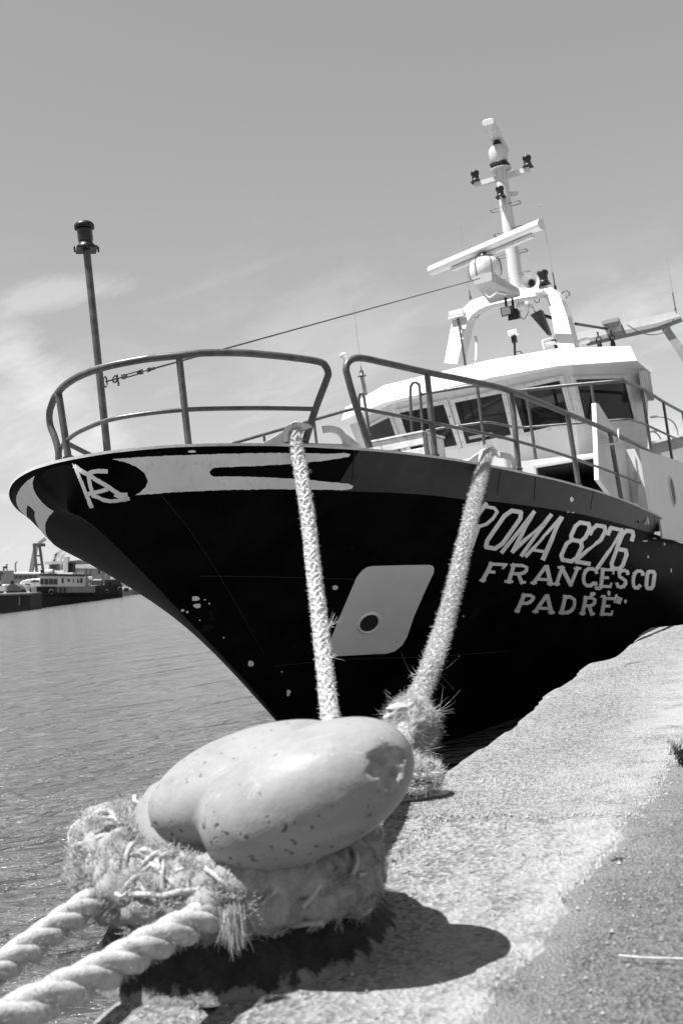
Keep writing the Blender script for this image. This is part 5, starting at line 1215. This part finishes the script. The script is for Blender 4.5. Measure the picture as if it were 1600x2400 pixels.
fbox(tug, 'mast_housing', M['far_white'], 690, 345, 735, 515, 262.5, 2); fbox(tug, 'funnel', M['far_dark'], 742, 405, 792, 515, 263, 2.5); fbox(tug, 'funnel', M['far_grey'], 610, 430, 640, 495, 262.4, 1)
for x, y0, y1, w in ((640, 300, 420, 10), (700, 300, 350, 14), (618, 290, 400, 6)): fbox(tug, 'pole', M['far_white'], x, y0, x + w, y1, 263, .3)
for x0, y0, x1, y1 in ((478, 490, 535, 535), (530, 482, 572, 525)): fbox(tug, 'life_raft', M['far_white'], x0, y0, x1, y1, 262, 2, bev=.25)
fbox(tug, 'searchlight', M['far_dark'], 440, 488, 475, 522, 262, 1); fbox(tug, 'searchlight', M['far_white'], 432, 522, 470, 548, 262, 1)
for x in (845, 870, 895): fbox(tug, 'rail_post', M['far_white'], x, 505, x + 6, 535, 262, .2)
for x0, y0, x1, y1, m in ((920, 580, 955, 665, 'far_mid'), (950, 560, 985, 600, 'far_white'), (940, 625, 975, 660, 'far_white'), (990, 600, 1100, 655, 'far_grey'), (1010, 592, 1095, 612, 'far_white'), (1130, 590, 1300, 650, 'far_dark'), (1170, 625, 1210, 650, 'far_mid'), (1200, 540, 1240, 595, 'far_white'), (1335, 680, 1385, 720, 'far_dark')):
    fbox(tug, 'deck_gear', M[m], x0, y0, x1, y1, 264, 1.5, bev=.12)
settle(tug)
barge = root('barge', (100, 900), 236, 'dark rust streaked flat barge in front of the tug at the left edge', 'barge')
fbox(barge, 'hull', M['far_dark'], -420, 770, 330, 980, 235, 9, -30); fbox(barge, 'deck_edge', M['far_grey'], -420, 762, 330, 780, 234.7, 9, -24)
fbox(barge, 'rust_streak', M['far_grey'], 208, 775, 220, 870, 234.6, .3)
settle(barge)
lc = root('motor_cruiser', (320, 700), 285, 'white cabin cruiser with curved dark windows moored left of the tug', 'motor boat')
b = MB(); q = [gy(*c5(x, y), 285) for x, y in ((212, 640), (235, 610), (290, 592), (380, 582), (432, 590), (438, 690), (420, 720), (240, 720))]; b.slab(q, (0, 4, 0)); fixn(b.build('cabin', M['far_white'], lc, .3))
b = MB(); q = [gy(*c5(x, y), 284.8) for x, y in ((330, 612), (380, 598), (425, 602), (425, 616), (340, 624))]; b.slab(q, (0, .3, 0)); fixn(b.build('window', M['far_glass'], lc))
fbox(lc, 'window', M['far_glass'], 275, 640, 330, 655, 284.7, .3); fbox(lc, 'rail', M['far_white'], 225, 655, 435, 664, 284.3, .3); settle(lc)
dn_ = root('covered_launch', (150, 740), 280, 'dark covered launch lying between the barge and the white cruiser', 'boat')
b = MB(); q = [gy(*c5(x, y), 250) for x, y in ((70, 660), (110, 638), (160, 632), (215, 660), (245, 700), (235, 735), (80, 745))]; b.slab(q, (0, 3, 0)); fixn(b.build('cover', M['far_grey'], dn_, .3)); fbox(dn_, 'cabin', M['far_dark'], 118, 605, 145, 640, 250, 1); fbox(dn_, 'hull', M['far_dark'], 70, 715, 245, 760, 249.6, 3.4); settle(dn_)
wb = root('motor_cruiser', (30, 740), 262, 'small white open boat at the left frame edge above the barge', 'motor boat')
fbox(wb, 'hull', M['far_white'], -120, 655, 72, 735, 262, 3, -10, .3); fbox(wb, 'stripe', M['far_dark'], -120, 725, 40, 750, 261.8, .3, -10); fbox(wb, 'windscreen', M['far_glass'], -40, 640, 20, 662, 262, 1); settle(wb)
# warehouse behind the tug, its low neighbour, and the house at the frame edge
YB = 330
wr = root('warehouse', (1000, 590), YB, 'long pale warehouse with white roof behind the tug and the trawler bow', 'warehouse')
b = MB(); q = [gy(*c5(x, y), YB) for x, y in ((790, 640), (1500, 680), (1500, 560), (1045, 470), (790, 462))]; b.slab(q, (0, 30, 0)); fixn(b.build('wall', M['far_mid'], wr))
b = MB(); q = [gy(*c5(x, y), YB - 1) for x, y in ((780, 466), (1045, 474), (1045, 462), (960, 425), (780, 432))]; b.slab(q, (0, 30, 0)); fixn(b.build('roof', M['far_white'], wr))
b = MB(); q = [gy(*c5(x, y), YB + 20) for x, y in ((740, 440), (1000, 440), (940, 400), (860, 380), (740, 392))]; b.slab(q, (0, 20, 0)); fixn(b.build('upper_roof', M['far_grey'], wr))
for x in (930, 980, 1110, 1160): fbox(wr, 'wall_post', M['far_grey'], x, 478, x + 5, 640, YB - .2, .2)
fbox(wr, 'window', M['far_glass'], 1062, 480, 1085, 530, YB - .2, .25); settle(wr)
lb_ = root('harbour_shed', (260, 600), 380, 'low grey row of harbour sheds below the crane', 'shed')
fbox(lb_, 'wall', M['far_mid'], 60, 530, 440, 640, 380, 20); fbox(lb_, 'roof', M['far_white'], 55, 520, 440, 533, 379.5, 22)
for k in range(6): fbox(lb_, 'door', M['far_grey'], 100 + k * 52, 545, 138 + k * 52, 585, 379.7, .3)
settle(lb_)
hb_ = root('harbour_house', (10, 620), 340, 'grey block house with a small beacon at the left frame edge', 'house')
fbox(hb_, 'wall', M['far_mid'], -160, 495, 48, 660, 340, 10); fbox(hb_, 'window', M['far_glass'], 0, 500, 10, 600, 339.7, .4); fbox(hb_, 'window', M['far_glass'], 22, 510, 34, 540, 339.7, .4); fbox(hb_, 'beacon', M['far_dark'], 36, 448, 58, 472, 340, 2); fbox(hb_, 'beacon_post', M['far_grey'], 34, 470, 42, 500, 340, 1); settle(hb_)
cr_ = root('harbour_crane', (430, 640), 420, 'tall tapered harbour crane tower with leaning jib on the far shore', 'crane')
def c_bar(par, name, m, p, q, w, Y): return one(name, m, lambda b: b.beam(gy(*c5(*p), Y), gy(*c5(*q), Y), w, w), par)
c_bar(cr_, 'leg', M['far_grey'], (370, 205), (412, 620), .9, 420); c_bar(cr_, 'leg', M['far_grey'], (428, 205), (486, 620), .9, 420); c_bar(cr_, 'leg', M['far_mid'], (395, 210), (320, 620), 1.6, 440)
fbox(cr_, 'cabin', M['far_grey'], 364, 198, 432, 232, 419, 8); c_bar(cr_, 'cross_bar', M['far_grey'], (403, 430), (462, 430), .7, 420); c_bar(cr_, 'cross_bar', M['far_grey'], (390, 335), (450, 335), .6, 420); c_bar(cr_, 'jib', M['far_mid'], (425, 200), (495, 150), 1.2, 420); settle(cr_)
st = root('lattice_mast', (560, 480), 360, 'pale slender lattice mast between tug bridge and warehouse', 'mast')
for p, q in (((550, 500), (605, 320)), ((585, 480), (625, 300)), ((560, 440), (600, 380)), ((600, 330), (680, 270)), ((640, 400), (690, 320))): c_bar(st, 'strut', M['far_white'], p, q, .8, 360)
settle(st)
def pxpole(px0, px1, Y, lab, arm=None):
    e = root('lamp_post', px1, Y, lab, 'lamp post', 'lamp posts on the far shore'); e.location.z = gy(*c5(*px1), Y).z
    b = MB(); pth = [gy(*c5(*px1), Y), gy(*c5(*px0), Y)] + ([gy(*c5(*q), Y) for q in arm] if arm else []); b.tube(pth, .3, 6); b.build('pole', M['far_grey'], e)
    fbox(e, 'lantern', M['far_grey'], pth and (arm[-1][0] if arm else px0[0]) - 8, (arm[-1][1] if arm else px0[1]) - 5, (arm[-1][0] if arm else px0[0]) + 8, (arm[-1][1] if arm else px0[1]) + 3, Y, 1); settle(e)
pxpole((170, 440), (174, 525), 400, 'thin curved lamp post above the low sheds left of the crane', [(172, 415), (182, 404)]); pxpole((76, 430), (80, 545), 400, 'plain straight lamp post nearest the block house')
shore = one('far_shore', M['far_grey'], lambda b: b.box(Vector((-150, 520, -.7)), 900, 60, 3.2)); tag(shore, kind='structure')
jetty = one('far_quay', M['far_grey'], lambda b: b.box(Vector((-120, 345, -.6)), 110, 60, 2.6)); tag(jetty, kind='structure')
b = MB()
def slamp(pts, Y, lab):
    e = empty('street_lamp', gy(*pts[0], Y)); tag(e, lab, 'street lamp', 'street lamps behind the trawler')
    b = MB(); b.tube([q - e.location for q in smoothpath([gy(*p, Y) for p in pts], 4)], .05, 6); b.build('pole', M['far_mid'], e)
    q = gy(*pts[-1], Y) - e.location; b = MB(); b.box(q, .5, .25, .12); b.build('lantern', M['far_mid'], e)
slamp([(1588, 1040), (1586, 1010), (1577, 990), (1562, 980), (1548, 977), (1530, 977)], 70, 'pale curved street lamp seen beyond the deck rail, taller one')
slamp([(1549, 1045), (1547, 1030), (1540, 1018), (1530, 1011)], 75, 'small curved street lamp low beyond the deck rail')

# ================================================================== sky and sun
SUN_AZ, SUN_EL = R(259), R(70)
w = bpy.data.worlds.new('World'); scn.world = w; w.use_nodes = True; nt = w.node_tree; nt.nodes.clear()
out = nt.nodes.new('ShaderNodeOutputWorld'); bg = nt.nodes.new('ShaderNodeBackground'); nt.links.new(bg.outputs[0], out.inputs[0])
sky = nt.nodes.new('ShaderNodeTexSky'); sky.sky_type = 'NISHITA'; sky.sun_disc = False; sky.sun_elevation = SUN_EL; sky.sun_rotation = SUN_AZ; sky.air_density = 1.0; sky.dust_density = 0.5; sky.ozone_density = 1.0
sp_ = nt.nodes.new('ShaderNodeSeparateColor'); nt.links.new(sky.outputs[0], sp_.inputs[0])
def mth(op, a, c=None):
    m = nt.nodes.new('ShaderNodeMath'); m.operation = op
    for i, q in enumerate((a, c)):
        if q is None: continue
        if isinstance(q, (int, float)): m.inputs[i].default_value = q
        else: nt.links.new(q, m.inputs[i])
    return m.outputs[0]
grey = mth('ADD', mth('MULTIPLY', sp_.outputs[0], .62), mth('ADD', mth('MULTIPLY', sp_.outputs[1], .33), mth('MULTIPLY', sp_.outputs[2], .05)))
tc = nt.nodes.new('ShaderNodeTexCoord'); sx = nt.nodes.new('ShaderNodeSeparateXYZ'); nt.links.new(tc.outputs['Generated'], sx.inputs[0])
az = mth('ARCTAN2', sx.outputs[0], sx.outputs[1]); el = mth('ARCSINE', sx.outputs[2])
def cl_noise(ka, ke, sh, scale, det, dist):
    cb = nt.nodes.new('ShaderNodeCombineXYZ'); nt.links.new(mth('MULTIPLY', mth('ADD', az, mth('MULTIPLY', el, sh)), ka), cb.inputs[0]); nt.links.new(mth('MULTIPLY', mth('SUBTRACT', el, mth('MULTIPLY', az, .22)), ke), cb.inputs[1])
    n = N(nt, 'ShaderNodeTexNoise', Scale=scale, Detail=det, Roughness=.62, Distortion=dist); nt.links.new(cb.outputs[0], n.inputs['Vector']); return n.outputs['Fac']
n1 = cl_noise(5, 16, .5, 1.0, 6, 1.0); n2 = cl_noise(14, 30, -.3, 1.0, 5, .6)
def sky_blob(px, ra, re, amp, rot_=0.0):
    d = ray(*px).normalized(); a0, e0_ = math.atan2(d.x, d.y), math.asin(d.z)
    da = mth('SUBTRACT', az, a0); de = mth('SUBTRACT', el, e0_)
    u = mth('ADD', mth('MULTIPLY', da, math.cos(rot_)), mth('MULTIPLY', de, math.sin(rot_))); v = mth('SUBTRACT', mth('MULTIPLY', de, math.cos(rot_)), mth('MULTIPLY', da, math.sin(rot_)))
    q = mth('ADD', mth('POWER', mth('DIVIDE', u, ra), 2.0), mth('POWER', mth('DIVIDE', v, re), 2.0))
    nn = mth('MULTIPLY', mth('SUBTRACT', n2, .5), 2.2); q = mth('ADD', q, nn)
    f = mth('MAXIMUM', mth('SUBTRACT', 1.0, q), 0.0); return mth('MULTIPLY', mth('MINIMUM', f, 1.0), amp)
blobs = [sky_blob((110, 690), .085, .016, .17, .12), sky_blob((0, 545 + 260), .07, .03, .15, -.5), sky_blob((110, 900), .075, .035, .12, -.6), sky_blob((520, 655), .08, .006, .03, .22), sky_blob((760, 800), .11, .06, .10, .3), sky_blob((1430, 735), .07, .03, .12, .4), sky_blob((1590, 700), .05, .04, .10, .5), sky_blob((20, 1000), .12, .05, .10, -.3)]
cl = blobs[0]
for q in blobs[1:]: cl = mth('ADD', cl, q)
veil = mth('MULTIPLY', mth('MAXIMUM', mth('SUBTRACT', n1, .50), 0.0), .8)
fade = mth('MAXIMUM', mth('SUBTRACT', 1.0, mth('DIVIDE', el, .36)), 0.0)
cl = mth('ADD', cl, mth('MULTIPLY', veil, fade))
grey = mth('MULTIPLY', mth('POWER', grey, .62), 1.3)
tot = mth('MULTIPLY', grey, mth('ADD', 1.0, mth('MULTIPLY', cl, 1.9)))
cbn = nt.nodes.new('ShaderNodeCombineColor')
for i in range(3): nt.links.new(tot, cbn.inputs[i])
nt.links.new(cbn.outputs[0], bg.inputs[0]); bg.inputs[1].default_value = .08
sd = bpy.data.lights.new('sun', 'SUN'); sd.energy = 4.4; sd.angle = R(.53); so_ = bpy.data.objects.new('sun', sd); COL.objects.link(so_)
SD = Vector((math.sin(SUN_AZ) * math.cos(SUN_EL), math.cos(SUN_AZ) * math.cos(SUN_EL), math.sin(SUN_EL))); so_.rotation_euler = SD.to_track_quat('Z', 'Y').to_euler(); so_.location = (-10, -5, 30)
scn.view_settings.view_transform = 'Standard'; scn.view_settings.look = 'None'; scn.view_settings.gamma = 1.0; scn.view_settings.use_curve_mapping = False; scn.view_settings.exposure = 1.35
scn.render.film_transparent = False
try: scn.cycles.max_bounces = 8; scn.cycles.use_denoising = True
except Exception: pass
